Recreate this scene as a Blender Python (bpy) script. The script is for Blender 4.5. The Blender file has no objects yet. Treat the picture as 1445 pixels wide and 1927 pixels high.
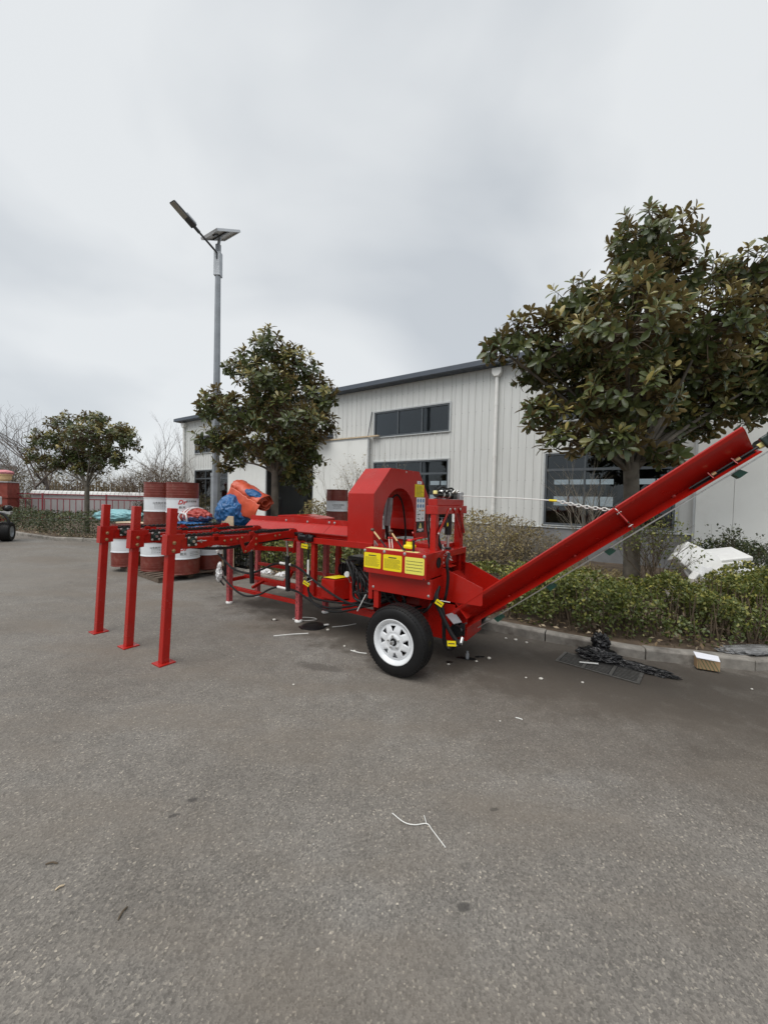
import bpy, bmesh, math, random
import numpy as np
from mathutils import Vector, Matrix, noise

random.seed(7); RNG = np.random.default_rng(11)
scene = bpy.context.scene
COL = scene.collection
R = math.radians

# ---------------------------------------------------------------- camera
cam_d = bpy.data.cameras.new('camera'); cam = bpy.data.objects.new('camera', cam_d); COL.objects.link(cam)
cam_d.sensor_fit = 'HORIZONTAL'; cam_d.sensor_width = 36.0; cam_d.lens = 36.0 * 720.0 / 1445.0
cam_d.clip_start = 0.05; cam_d.clip_end = 2000
_p = math.atan(21 / 720.0); _r = 0.024
_cp, _sp, _c, _s = math.cos(_p), math.sin(_p), math.cos(_r), math.sin(_r)
cam.matrix_world = Matrix(((_c, -_s, 0, 0), (_s * _sp, _c * _sp, -_cp, 0), (_s * _cp, _c * _cp, _sp, 1.62), (0, 0, 0, 1)))
scene.camera = cam

# ---------------------------------------------------------------- sky, sun, exposure
SUN_EL, SUN_ROT = R(60), R(222)
world = bpy.data.worlds.new('World'); scene.world = world; world.use_nodes = True
wn, wl = world.node_tree.nodes, world.node_tree.links
wn.clear()
w_out = wn.new('ShaderNodeOutputWorld'); w_bg = wn.new('ShaderNodeBackground'); w_bg.inputs[1].default_value = 0.1
w_sky = wn.new('ShaderNodeTexSky'); w_sky.sky_type = 'NISHITA'; w_sky.sun_disc = False
w_sky.sun_elevation = SUN_EL; w_sky.sun_rotation = SUN_ROT
w_tc = wn.new('ShaderNodeTexCoord')
w_map = wn.new('ShaderNodeMapping'); w_map.inputs['Scale'].default_value = (1.0, 1.0, 1.5); w_map.inputs['Location'].default_value = (2.35, .4, .2)
w_n1 = wn.new('ShaderNodeTexNoise'); w_n1.inputs['Scale'].default_value = 1.35; w_n1.inputs['Detail'].default_value = 5.0
w_n1.inputs['Roughness'].default_value = .42; w_n1.inputs['Distortion'].default_value = .35
w_cr = wn.new('ShaderNodeValToRGB')
w_cr.color_ramp.elements[0].position = .40; w_cr.color_ramp.elements[0].color = (5.0, 5.14, 5.2, 1)
w_cr.color_ramp.elements[1].position = .57; w_cr.color_ramp.elements[1].color = (3.62, 3.83, 4.03, 1)
w_mix = wn.new('ShaderNodeMix'); w_mix.data_type = 'RGBA'; w_mix.inputs[0].default_value = .93
wl.new(w_tc.outputs['Generated'], w_map.inputs[0]); wl.new(w_map.outputs[0], w_n1.inputs['Vector'])
wl.new(w_n1.outputs['Fac'], w_cr.inputs[0]); wl.new(w_sky.outputs[0], w_mix.inputs[6]); wl.new(w_cr.outputs[0], w_mix.inputs[7])
wl.new(w_mix.outputs[2], w_bg.inputs[0]); wl.new(w_bg.outputs[0], w_out.inputs[0])
sun_d = bpy.data.lights.new('sun', 'SUN'); sun_d.energy = 1.5; sun_d.angle = R(55); sun_d.color = (1, .97, .93)
sun = bpy.data.objects.new('sun', sun_d); COL.objects.link(sun)
# Nishita: rotation measured clockwise from +Y
_sd = Vector((math.sin(SUN_ROT) * math.cos(SUN_EL), math.cos(SUN_ROT) * math.cos(SUN_EL), math.sin(SUN_EL)))
sun.rotation_euler = (-_sd).to_track_quat('-Z', 'Y').to_euler(); sun.location = (0, 0, 30)
vs = scene.view_settings
vs.view_transform = 'Standard'; vs.look = 'None'; vs.exposure = 0.72; vs.gamma = 1.0; vs.use_curve_mapping = False
scene.cycles.max_bounces = 8; scene.cycles.transparent_max_bounces = 16

# ---------------------------------------------------------------- materials
MATS = {}
def nodes_of(name):
    m = bpy.data.materials.new(name); m.use_nodes = True
    nt = m.node_tree; b = nt.nodes['Principled BSDF']; MATS[name] = m
    return m, nt, b
def _obj(nt, scale=1.0):
    tc = nt.nodes.new('ShaderNodeTexCoord'); mp = nt.nodes.new('ShaderNodeMapping')
    mp.inputs['Scale'].default_value = (scale,) * 3 if not isinstance(scale, tuple) else scale
    nt.links.new(tc.outputs['Object'], mp.inputs[0]); return mp.outputs[0]
def _noise(nt, vec, scale, detail=4, rough=.55, dist=0):
    n = nt.nodes.new('ShaderNodeTexNoise'); n.inputs['Scale'].default_value = scale; n.inputs['Detail'].default_value = detail
    n.inputs['Roughness'].default_value = rough; n.inputs['Distortion'].default_value = dist; nt.links.new(vec, n.inputs['Vector']); return n.outputs['Fac']
def _ramp(nt, fac, stops):
    r = nt.nodes.new('ShaderNodeValToRGB'); e = r.color_ramp.elements
    while len(e) < len(stops): e.new(.5)
    for i, (p, c) in enumerate(stops):
        e[i].position = p; e[i].color = (*c, 1) if len(c) == 3 else c
    nt.links.new(fac, r.inputs[0]); return r.outputs[0]
def _mix(nt, fac, a, b, mode='MIX'):
    m = nt.nodes.new('ShaderNodeMix'); m.data_type = 'RGBA'; m.blend_type = mode
    for sock, v in ((m.inputs[0], fac), (m.inputs[6], a), (m.inputs[7], b)):
        if isinstance(v, (int, float)): sock.default_value = v
        elif isinstance(v, tuple): sock.default_value = (*v, 1) if len(v) == 3 else v
        else: nt.links.new(v, sock)
    return m.outputs[2]
def _bump(nt, b, h, strength=.3, dist=.01):
    n = nt.nodes.new('ShaderNodeBump'); n.inputs['Strength'].default_value = strength; n.inputs['Distance'].default_value = dist
    nt.links.new(h, n.inputs['Height']); nt.links.new(n.outputs[0], b.inputs['Normal'])
def _math(nt, op, a, b=None):
    m = nt.nodes.new('ShaderNodeMath'); m.operation = op
    for i, v in enumerate((a, b)):
        if v is None: continue
        if isinstance(v, (int, float)): m.inputs[i].default_value = v
        else: nt.links.new(v, m.inputs[i])
    return m.outputs[0]
def pbr(name, col, rough=.5, metal=0., var=.15, vscale=6., bump=0., bscale=60., coat=0., spec=.5, dirt=None, dscale=3., damt=.5):
    m, nt, b = nodes_of(name)
    v = _obj(nt)
    n = _noise(nt, v, vscale, 5)
    dark = tuple(c * (1 - var) for c in col); lite = tuple(min(1, c * (1 + var)) for c in col)
    c = _ramp(nt, n, [(.3, dark), (.7, lite)])
    if dirt:
        d = _noise(nt, v, dscale, 8, .65)
        f = _ramp(nt, d, [(.5, (0, 0, 0)), (.72, (damt,) * 3)])
        c = _mix(nt, f, c, dirt)
    nt.links.new(c, b.inputs['Base Color'])
    b.inputs['Metallic'].default_value = metal; b.inputs['Specular IOR Level'].default_value = spec
    rr = _ramp(nt, _noise(nt, v, vscale * 2.3, 4), [(.3, (max(.03, rough * .8),) * 3), (.7, (min(1, rough * 1.2),) * 3)])
    nt.links.new(rr, b.inputs['Roughness'])
    b.inputs['Coat Weight'].default_value = coat; b.inputs['Coat Roughness'].default_value = .12
    if bump: _bump(nt, b, _noise(nt, v, bscale, 4), bump, .004)
    return m

pbr('red_paint', (.38, .0105, .0058), .24, var=.09, vscale=3, bump=.05, bscale=18, coat=.0, spec=.46, dirt=(.30, .045, .035), dscale=3.5, damt=.35)
pbr('red_film', (.42, .075, .08), .35, var=.45, vscale=45, bump=.5, bscale=90)
pbr('black_rubber', (.009, .009, .0095), .42, var=.3, vscale=20, bump=.12, bscale=80, spec=.28)
pbr('tyre_rubber', (.009, .009, .0095), .52, var=.25, vscale=8, bump=.1, bscale=60, spec=.25, dirt=(.03, .028, .025), dscale=6, damt=.3)
pbr('black_paint', (.012, .012, .013), .3, var=.2, vscale=8, bump=.05)
pbr('black_gloss', (.01, .01, .011), .14, var=.2)
pbr('dark_green_paint', (.014, .03, .024), .3, var=.2, vscale=8, bump=.05)
pbr('chain_steel', (.035, .03, .028), .5, metal=.5, var=.4, vscale=60)
pbr('zinc', (.62, .62, .60), .32, metal=.9, var=.12, vscale=30)
pbr('brass_bolt', (.5, .33, .18), .35, metal=.85, var=.15, vscale=40)
pbr('steel', (.5, .5, .5), .28, metal=.95, var=.1)
pbr('grey_plate', (.33, .35, .37), .4, metal=.3, var=.1)
pbr('white_rim', (.74, .76, .78), .3, var=.03, coat=.3, dirt=(.45, .43, .40), dscale=7, damt=.25)
pbr('sticker_yellow', (.83, .67, .01), .35, var=.02, vscale=4)
pbr('sticker_pale', (.78, .72, .12), .35, var=.02, vscale=4)
pbr('sticker_cream', (.86, .78, .30), .35, var=.03)
pbr('sticker_white', (.78, .79, .80), .35, var=.03)
pbr('sticker_black', (.02, .025, .02), .35, var=.05)
pbr('print_black', (.05, .045, .03), .5, var=.05)
pbr('print_red', (.55, .03, .03), .5, var=.05)
pbr('print_blue', (.06, .20, .42), .45, var=.08)
pbr('print_orange', (.7, .22, .03), .45, var=.05)
pbr('white_plastic', (.78, .78, .76), .45, var=.05)
pbr('lever_knob', (.10, .07, .05), .3, var=.1)
pbr('tan_paint', (.62, .43, .22), .45, var=.15, vscale=30)
pbr('clear_wrap', (.20, .20, .20), .12, var=.3, vscale=12, bump=.9, bscale=30)
pbr('foil', (.72, .72, .72), .35, metal=.3, var=.2, vscale=20, bump=.6, bscale=50)
pbr('green_paddle', (.015, .09, .06), .4, var=.1)
pbr('drum_red', (.17, .028, .018), .38, var=.16, vscale=5, bump=.06, bscale=9, dirt=(.26, .13, .10), dscale=9, damt=.5)
pbr('drum_white', (.70, .73, .76), .36, var=.04, vscale=5, bump=.05, bscale=9, dirt=(.5, .45, .40), dscale=7, damt=.3)
pbr('drum_green', (.28, .56, .03), .4, var=.06)
pbr('pallet_wood', (.115, .085, .062), .85, var=.35, vscale=14, bump=.5, bscale=45)
pbr('pale_board', (.55, .44, .30), .75, var=.15, vscale=10, bump=.2)
pbr('galvanised', (.36, .38, .40), .42, metal=.55, var=.14, vscale=7, bump=.06, bscale=40)
pbr('pole_grey', (.27, .29, .31), .42, metal=.4, var=.12, vscale=5)
pbr('lamp_dark', (.06, .065, .07), .45, var=.1)
pbr('lamp_lens', (.32, .31, .27), .35, var=.1)
pbr('solar_back', (.50, .49, .47), .45, var=.1)
pbr('aluminium', (.6, .61, .62), .35, metal=.7, var=.08)
pbr('concrete_plinth', (.27, .275, .28), .85, var=.18, vscale=1.6, bump=.3, bscale=30, dirt=(.17, .17, .165), dscale=1.2, damt=.6)
pbr('kerb_stone', (.25, .232, .205), .9, var=.3, vscale=7, bump=.8, bscale=45, dirt=(.085, .072, .06), dscale=4.5, damt=.9)
pbr('white_door', (.80, .81, .78), .5, var=.03, vscale=1.5, dirt=(.62, .61, .57), dscale=.9, damt=.5)
pbr('roof_edge', (.075, .09, .115), .45, var=.1, vscale=3)
pbr('pvc_pipe', (.82, .82, .79), .42, var=.04, dirt=(.5, .48, .43), dscale=2, damt=.5)
pbr('window_frame', (.085, .098, .11), .4, var=.1)
pbr('trim_metal', (.50, .52, .52), .4, metal=.1, var=.06)
pbr('interior_wall', (.16, .165, .17), .9, var=.1, vscale=1)
pbr('interior_floor', (.14, .14, .135), .7, var=.2, vscale=1)
pbr('curtain', (.60, .57, .45), .9, var=.2, vscale=4, bump=.4, bscale=14)
pbr('bark', (.125, .11, .088), .9, var=.35, vscale=7, bump=1.0, bscale=22)
pbr('bare_bark', (.14, .115, .10), .9, var=.3, vscale=6, bump=.4)
pbr('pale_twig', (.34, .30, .24), .85, var=.25, vscale=8)
pbr('brown_twig', (.125, .088, .062), .9, var=.35, vscale=8)
pbr('stem_brown', (.105, .078, .05), .9, var=.35, vscale=9)
pbr('soil', (.10, .072, .05), .95, var=.45, vscale=2.2, bump=1.0, bscale=25, dirt=(.21, .16, .10), dscale=4, damt=.8)
pbr('tarp_blue', (.02, .115, .30), .38, var=.25, vscale=5, bump=.35, bscale=18)
pbr('tarp_orange', (.62, .10, .045), .42, var=.16, vscale=6, bump=.45, bscale=16)
pbr('tarp_teal', (.22, .44, .47), .5, var=.2, vscale=6, bump=.4, bscale=18)
pbr('tarp_red', (.36, .05, .04), .5, var=.25, vscale=9, bump=.3, bscale=30)
pbr('tarp_navy', (.03, .05, .13), .45, var=.3, vscale=9, bump=.3, bscale=30)
pbr('cloth_white', (.72, .72, .72), .6, var=.1, bump=.4, bscale=25)
pbr('plastic_black', (.010, .010, .011), .18, var=.3, vscale=12, bump=.12, bscale=12)
pbr('foam_white', (.83, .83, .81), .8, var=.02, vscale=3, bump=.25, bscale=110, dirt=(.62, .60, .56), dscale=4, damt=.4)
pbr('cardboard', (.36, .24, .13), .85, var=.1, vscale=10, bump=.1)
pbr('cardboard_green', (.12, .14, .07), .85, var=.1)
pbr('box_inside', (.74, .75, .80), .8, var=.03)
pbr('grate_iron', (.13, .125, .115), .6, metal=.4, var=.3, vscale=30, bump=.4)
pbr('drain_dark', (.008, .008, .008), .9)
pbr('cable_white', (.70, .70, .67), .5, var=.05)
pbr('oil', (.010, .010, .010), .25, var=.2)
pbr('pebble', (.55, .53, .48), .8, var=.2, vscale=30)
pbr('red_brick_paint', (.24, .05, .035), .8, var=.2, vscale=3, bump=.3)
pbr('rail_red', (.25, .035, .045), .45, var=.15)
pbr('wall_far', (.42, .41, .41), .85, var=.12, vscale=1)
pbr('tile_white', (.70, .70, .68), .6, var=.1, vscale=4)
pbr('pink_cloth', (.62, .25, .27), .8, var=.15, bump=.4)
pbr('far_brown', (.27, .215, .165), .95, var=.3, vscale=1.5, bump=.4)
pbr('far_building', (.48, .49, .50), .9, var=.05, vscale=.3)
pbr('blue_crate', (.20, .33, .40), .5, var=.1)
pbr('dry_leaf', (.33, .25, .15), .9, var=.4, vscale=30)

def leafmat(name, lo, mid, hi, back, rough=.38, spec=.5, trans=.12):
    m, nt, b = nodes_of(name)
    at = nt.nodes.new('ShaderNodeAttribute'); at.attribute_name = 'var'
    c = _ramp(nt, at.outputs['Fac'], [(0, lo), (.55, mid), (1, hi)])
    if back:
        g = nt.nodes.new('ShaderNodeNewGeometry'); c = _mix(nt, g.outputs['Backfacing'], c, back)
    nt.links.new(c, b.inputs['Base Color']); b.inputs['Roughness'].default_value = rough; b.inputs['Specular IOR Level'].default_value = spec
    tr = nt.nodes.new('ShaderNodeBsdfTranslucent'); nt.links.new(c, tr.inputs[0])
    ms = nt.nodes.new('ShaderNodeMixShader'); ms.inputs[0].default_value = trans
    nt.links.new(b.outputs[0], ms.inputs[1]); nt.links.new(tr.outputs[0], ms.inputs[2])
    nt.links.new(ms.outputs[0], nt.nodes['Material Output'].inputs[0]); return m
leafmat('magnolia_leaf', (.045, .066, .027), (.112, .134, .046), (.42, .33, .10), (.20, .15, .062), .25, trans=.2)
leafmat('hedge_leaf', (.040, .062, .015), (.112, .135, .028), (.38, .34, .08), None, .42)
leafmat('hedge_dark_leaf', (.026, .042, .017), (.058, .078, .026), (.14, .15, .05), None, .45)
leafmat('broad_hedge_leaf', (.055, .075, .020), (.13, .155, .036), (.38, .35, .10), None, .38)
leafmat('dry_shrub_leaf', (.17, .13, .064), (.33, .26, .13), (.40, .36, .13), None, .7)
leafmat('conifer_leaf', (.035, .04, .016), (.075, .068, .028), (.14, .10, .045), None, .7)
leafmat('litter_leaf', (.13, .085, .045), (.30, .22, .13), (.55, .47, .34), None, .85)

# asphalt: pale worn aggregate, brown dust, oil-dark wet patches with their own shapes
m, nt, b = nodes_of('asphalt')
v = _obj(nt)
vo = nt.nodes.new('ShaderNodeTexVoronoi'); vo.inputs['Scale'].default_value = 130; nt.links.new(v, vo.inputs['Vector'])
sp = _ramp(nt, vo.outputs['Color'], [(.0, (.38, .38, .38)), (.50, (.92, .92, .92)), (.80, (1.25, 1.25, 1.23)), (.93, (2.2, 2.15, 2.0)), (1.0, (3.6, 3.5, 3.2))])
vo2 = nt.nodes.new('ShaderNodeTexVoronoi'); vo2.inputs['Scale'].default_value = 48; nt.links.new(v, vo2.inputs['Vector'])
fl = _ramp(nt, vo2.outputs['Distance'], [(.0, (1, 1, 1)), (.16, (1, 1, 1)), (.20, (0, 0, 0))])
pick = _ramp(nt, vo2.outputs['Color'], [(.955, (0, 0, 0)), (.965, (1, 1, 1))])
big = _noise(nt, v, .45, 6, .6, .4)
base = _ramp(nt, big, [(.30, (.140, .126, .110)), (.50, (.184, .170, .152)), (.70, (.222, .212, .196))])
mid = _ramp(nt, _noise(nt, v, 5, 6, .7), [(.3, (.86, .86, .86)), (.7, (1.12, 1.12, 1.12))])
base = _mix(nt, 1.0, base, mid, 'MULTIPLY')
base = _mix(nt, .68, base, _mix(nt, 1.0, base, sp, 'MULTIPLY'))
base = _mix(nt, _math(nt, 'MULTIPLY', _math(nt, 'MULTIPLY', fl, pick), .6), base, (.50, .49, .45))
fine = _ramp(nt, _noise(nt, v, 300, 2, .6), [(.25, (.72, .72, .72)), (.75, (1.28, 1.28, 1.28))])
base = _mix(nt, .7, base, fine, 'MULTIPLY')
dust = _ramp(nt, _noise(nt, _obj(nt, (.5, 1.6, 1)), .9, 6, .6), [(.45, (0, 0, 0)), (.70, (.75, .75, .75))])
base = _mix(nt, dust, base, (.165, .140, .113))
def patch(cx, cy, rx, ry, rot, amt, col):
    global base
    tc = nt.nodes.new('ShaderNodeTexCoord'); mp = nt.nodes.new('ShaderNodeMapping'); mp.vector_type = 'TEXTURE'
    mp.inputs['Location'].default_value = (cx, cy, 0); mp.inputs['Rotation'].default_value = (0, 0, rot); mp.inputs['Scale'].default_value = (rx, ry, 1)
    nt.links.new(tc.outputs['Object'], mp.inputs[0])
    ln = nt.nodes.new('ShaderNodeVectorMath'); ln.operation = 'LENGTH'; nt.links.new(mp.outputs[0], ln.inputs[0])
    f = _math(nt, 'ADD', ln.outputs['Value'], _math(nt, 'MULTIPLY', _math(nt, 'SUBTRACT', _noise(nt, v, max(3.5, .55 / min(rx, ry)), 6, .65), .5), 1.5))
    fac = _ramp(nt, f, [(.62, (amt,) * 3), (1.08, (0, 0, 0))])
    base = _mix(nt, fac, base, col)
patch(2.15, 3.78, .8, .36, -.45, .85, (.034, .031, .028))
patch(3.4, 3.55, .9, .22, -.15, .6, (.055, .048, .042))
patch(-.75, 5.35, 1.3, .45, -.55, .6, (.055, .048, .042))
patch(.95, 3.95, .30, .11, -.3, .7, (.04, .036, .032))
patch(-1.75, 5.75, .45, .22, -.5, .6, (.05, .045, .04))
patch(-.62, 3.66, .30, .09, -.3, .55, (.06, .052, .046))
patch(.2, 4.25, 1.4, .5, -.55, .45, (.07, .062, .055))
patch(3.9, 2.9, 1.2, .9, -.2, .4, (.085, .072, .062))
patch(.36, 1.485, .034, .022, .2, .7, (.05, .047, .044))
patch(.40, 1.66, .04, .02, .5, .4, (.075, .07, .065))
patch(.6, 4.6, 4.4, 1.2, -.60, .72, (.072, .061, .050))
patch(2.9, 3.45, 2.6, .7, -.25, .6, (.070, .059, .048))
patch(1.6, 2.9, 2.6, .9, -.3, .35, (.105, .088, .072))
patch(-7.5, 7.5, 2.4, 1.2, -.5, .35, (.20, .185, .165))
patch(-1.03, 1.89, .03, .014, .5, .7, (.045, .042, .04))
patch(-.985, 1.995, .03, .016, .3, .7, (.045, .042, .04))
patch(.62, 1.98, .03, .014, .3, .6, (.05, .046, .04))
nt.links.new(base, b.inputs['Base Color']); b.inputs['Specular IOR Level'].default_value = .3
rr = _ramp(nt, big, [(.3, (.70, .70, .70)), (.7, (.9, .9, .9))]); nt.links.new(rr, b.inputs['Roughness'])
_bump(nt, b, _mix(nt, .5, vo.outputs['Distance'], _noise(nt, v, 210, 4, .7)), .55, .004)

# corrugated cladding, with faint vertical rain streaks
m, nt, b = nodes_of('cladding')
v = _obj(nt)
c = _ramp(nt, _noise(nt, _obj(nt, (3.2, 3.2, .25)), 2.0, 5, .6), [(.28, (.60, .61, .59)), (.72, (.70, .71, .69))])
nt.links.new(c, b.inputs['Base Color']); b.inputs['Roughness'].default_value = .5
_bump(nt, b, _noise(nt, v, 1.6, 3), .1, .02)

# window glass: a thin dark reflective pane
m, nt, b = nodes_of('pane_glass')
g = nt.nodes.new('ShaderNodeBsdfGlossy'); g.inputs['Roughness'].default_value = .02; g.inputs[0].default_value = (.92, .95, .97, 1)
t = nt.nodes.new('ShaderNodeBsdfTransparent'); t.inputs[0].default_value = (.52, .56, .58, 1)
fr = nt.nodes.new('ShaderNodeFresnel'); fr.inputs['IOR'].default_value = 1.5
_bump_n = nt.nodes.new('ShaderNodeBump'); _bump_n.inputs['Strength'].default_value = .05; _bump_n.inputs['Distance'].default_value = .05
nt.links.new(_noise(nt, _obj(nt), 1.1, 2), _bump_n.inputs['Height']); nt.links.new(_bump_n.outputs[0], g.inputs['Normal'])
ms = nt.nodes.new('ShaderNodeMixShader'); nt.links.new(_math(nt, 'MULTIPLY', fr.outputs[0], 1.4), ms.inputs[0])
nt.links.new(t.outputs[0], ms.inputs[1]); nt.links.new(g.outputs[0], ms.inputs[2]); nt.links.new(ms.outputs[0], nt.nodes['Material Output'].inputs[0])

# ---------------------------------------------------------------- mesh helpers
class MB:
    def __init__(s): s.v = []; s.f = []; s.smooth = []
    def add(s, vs_, fs, smooth=False):
        o = len(s.v); s.v += [tuple(p) for p in vs_]
        for f in fs: s.f.append(tuple(i + o for i in f)); s.smooth.append(smooth)
        return s
    def box(s, x0, x1, y0, y1, z0, z1):
        vs_ = [(x, y, z) for z in (z0, z1) for y in (y0, y1) for x in (x0, x1)]
        return s.add(vs_, [(0, 2, 3, 1), (4, 5, 7, 6), (0, 1, 5, 4), (2, 6, 7, 3), (0, 4, 6, 2), (1, 3, 7, 5)])
    def hexa(s, pts):   # 8 points: bottom 4 ccw, top 4 ccw
        return s.add(pts, [(3, 2, 1, 0), (4, 5, 6, 7), (0, 1, 5, 4), (1, 2, 6, 5), (2, 3, 7, 6), (3, 0, 4, 7)])
    def bar(s, p, q, w, h=None, up=(0, 0, 1)):
        h = h or w; p, q = Vector(p), Vector(q); d = (q - p).normalized(); u = Vector(up)
        if abs(d.dot(u)) > .98: u = Vector((0, 1, 0))
        sd = d.cross(u).normalized() * w / 2; n = sd.cross(d).normalized() * h / 2
        return s.hexa([p - sd - n, p + sd - n, q + sd - n, q - sd - n, p - sd + n, p + sd + n, q + sd + n, q - sd + n])
    def tube(s, pts, r, n=8, caps=True):
        pts = [Vector(p) for p in pts]; k = len(pts)
        rs = r if isinstance(r, (list, tuple)) else [r] * k
        d0 = (pts[1] - pts[0]).normalized(); u = Vector((0, 0, 1)) if abs(d0.z) < .9 else Vector((1, 0, 0))
        u = (u - d0 * u.dot(d0)).normalized(); vs_ = []
        for i, p in enumerate(pts):
            d = (pts[min(i + 1, k - 1)] - pts[max(i - 1, 0)])
            d = d.normalized() if d.length > 1e-9 else d0
            u = u - d * u.dot(d); u = u.normalized() if u.length > 1e-6 else d.orthogonal().normalized()
            w = d.cross(u)
            for j in range(n):
                a = 2 * math.pi * j / n; vs_.append(p + (u * math.cos(a) + w * math.sin(a)) * rs[i])
        fs = [(i * n + j, i * n + (j + 1) % n, (i + 1) * n + (j + 1) % n, (i + 1) * n + j) for i in range(k - 1) for j in range(n)]
        if caps: fs += [tuple(range(n - 1, -1, -1)), tuple(range((k - 1) * n, k * n))]
        return s.add(vs_, fs, True)
    def cyl(s, p, q, r, n=16, r2=None): return s.tube([p, q], [r, r if r2 is None else r2], n)
    def lathe(s, prof, origin=(0, 0, 0), axis=(0, 0, 1), n=32, closed=False):
        ax = Vector(axis).normalized(); u = ax.orthogonal().normalized(); w = ax.cross(u); o = Vector(origin); vs_ = []
        for (r, h) in prof:
            for j in range(n):
                a = 2 * math.pi * j / n; vs_.append(o + ax * h + (u * math.cos(a) + w * math.sin(a)) * r)
        k = len(prof); fs = []
        for i in range(k if closed else k - 1):
            i2 = (i + 1) % k
            for j in range(n): fs.append((i * n + j, i * n + (j + 1) % n, i2 * n + (j + 1) % n, i2 * n + j))
        return s.add(vs_, fs, True)
    def prism(s, poly, fn, t0, t1):     # poly (p,q) ; fn(p,q,t)->xyz
        k = len(poly); vs_ = [fn(p, q, t0) for p, q in poly] + [fn(p, q, t1) for p, q in poly]
        fs = [tuple(range(k - 1, -1, -1)), tuple(range(k, 2 * k))] + [(i, (i + 1) % k, k + (i + 1) % k, k + i) for i in range(k)]
        return s.add(vs_, fs)
    def sphere(s, c, r, n=10, sq=(1, 1, 1)):
        prof = [(math.sin(math.pi * i / n) * r + 1e-5, -math.cos(math.pi * i / n) * r) for i in range(n + 1)]
        o = len(s.v); s.lathe(prof, (0, 0, 0), (0, 0, 1), n * 2)
        for i in range(o, len(s.v)):
            x, y, z = s.v[i]; s.v[i] = (c[0] + x * sq[0], c[1] + y * sq[1], c[2] + z * sq[2])
        return s
    def mesh(s, name):
        me = bpy.data.meshes.new(name); me.from_pydata(s.v, [], s.f)
        me.polygons.foreach_set('use_smooth', s.smooth)
        bm = bmesh.new(); bm.from_mesh(me); bmesh.ops.recalc_face_normals(bm, faces=bm.faces); bm.to_mesh(me); bm.free()
        if any(s.smooth): me.set_sharp_from_angle(angle=R(38))
        me.update(); return me
    def build(s, name, mat, parent=None, bevel=0., **props):
        me = s.mesh(name); me.materials.append(MATS[mat])
        return link(name, me, parent, bevel, **props)
def link(name, me, parent=None, bevel=0., **props):
    o = bpy.data.objects.new(name, me); COL.objects.link(o)
    if parent: o.parent = parent
    if bevel:
        md = o.modifiers.new('bevel', 'BEVEL'); md.width = bevel; md.segments = 2; md.limit_method = 'ANGLE'; md.angle_limit = R(40)
    for k, v_ in props.items(): o[k] = v_
    return o
def empty(name, loc=(0, 0, 0), rz=0., **props):
    o = bpy.data.objects.new(name, None); o.empty_display_size = .2; COL.objects.link(o); o.location = loc; o.rotation_euler = (0, 0, rz)
    for k, v_ in props.items(): o[k] = v_
    return o
def tag(o, label, cat, group=None):
    o['label'] = label; o['category'] = cat
    if group: o['group'] = group
    return o
def smoothpath(pts, n=6):
    pts = [Vector(p) for p in pts]; out = []
    ext = [pts[0] * 2 - pts[1]] + pts + [pts[-1] * 2 - pts[-2]]
    for i in range(1, len(ext) - 2):
        a, b_, c_, d = ext[i - 1:i + 3]
        for k in range(n):
            t = k / n
            out.append(.5 * ((2 * b_) + (c_ - a) * t + (2 * a - 5 * b_ + 4 * c_ - d) * t * t + (3 * b_ - a - 3 * c_ + d) * t ** 3))
    out.append(pts[-1]); return out
def text_mesh(txt, size, mat, name, parent, matrix, italic=0., thick=0.):
    cu = bpy.data.curves.new(name, 'FONT'); cu.body = txt; cu.size = size; cu.align_x = 'CENTER'; cu.align_y = 'CENTER'; cu.shear = italic; cu.extrude = .0006; cu.offset = thick
    cu.resolution_u = 2
    to = bpy.data.objects.new(name, cu); COL.objects.link(to)
    dg = bpy.context.evaluated_depsgraph_get(); me = bpy.data.meshes.new_from_object(to.evaluated_get(dg))
    bpy.data.objects.remove(to); bpy.data.curves.remove(cu)
    me.transform(matrix); me.materials.clear(); me.materials.append(MATS[mat])
    return link(name, me, parent)

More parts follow.
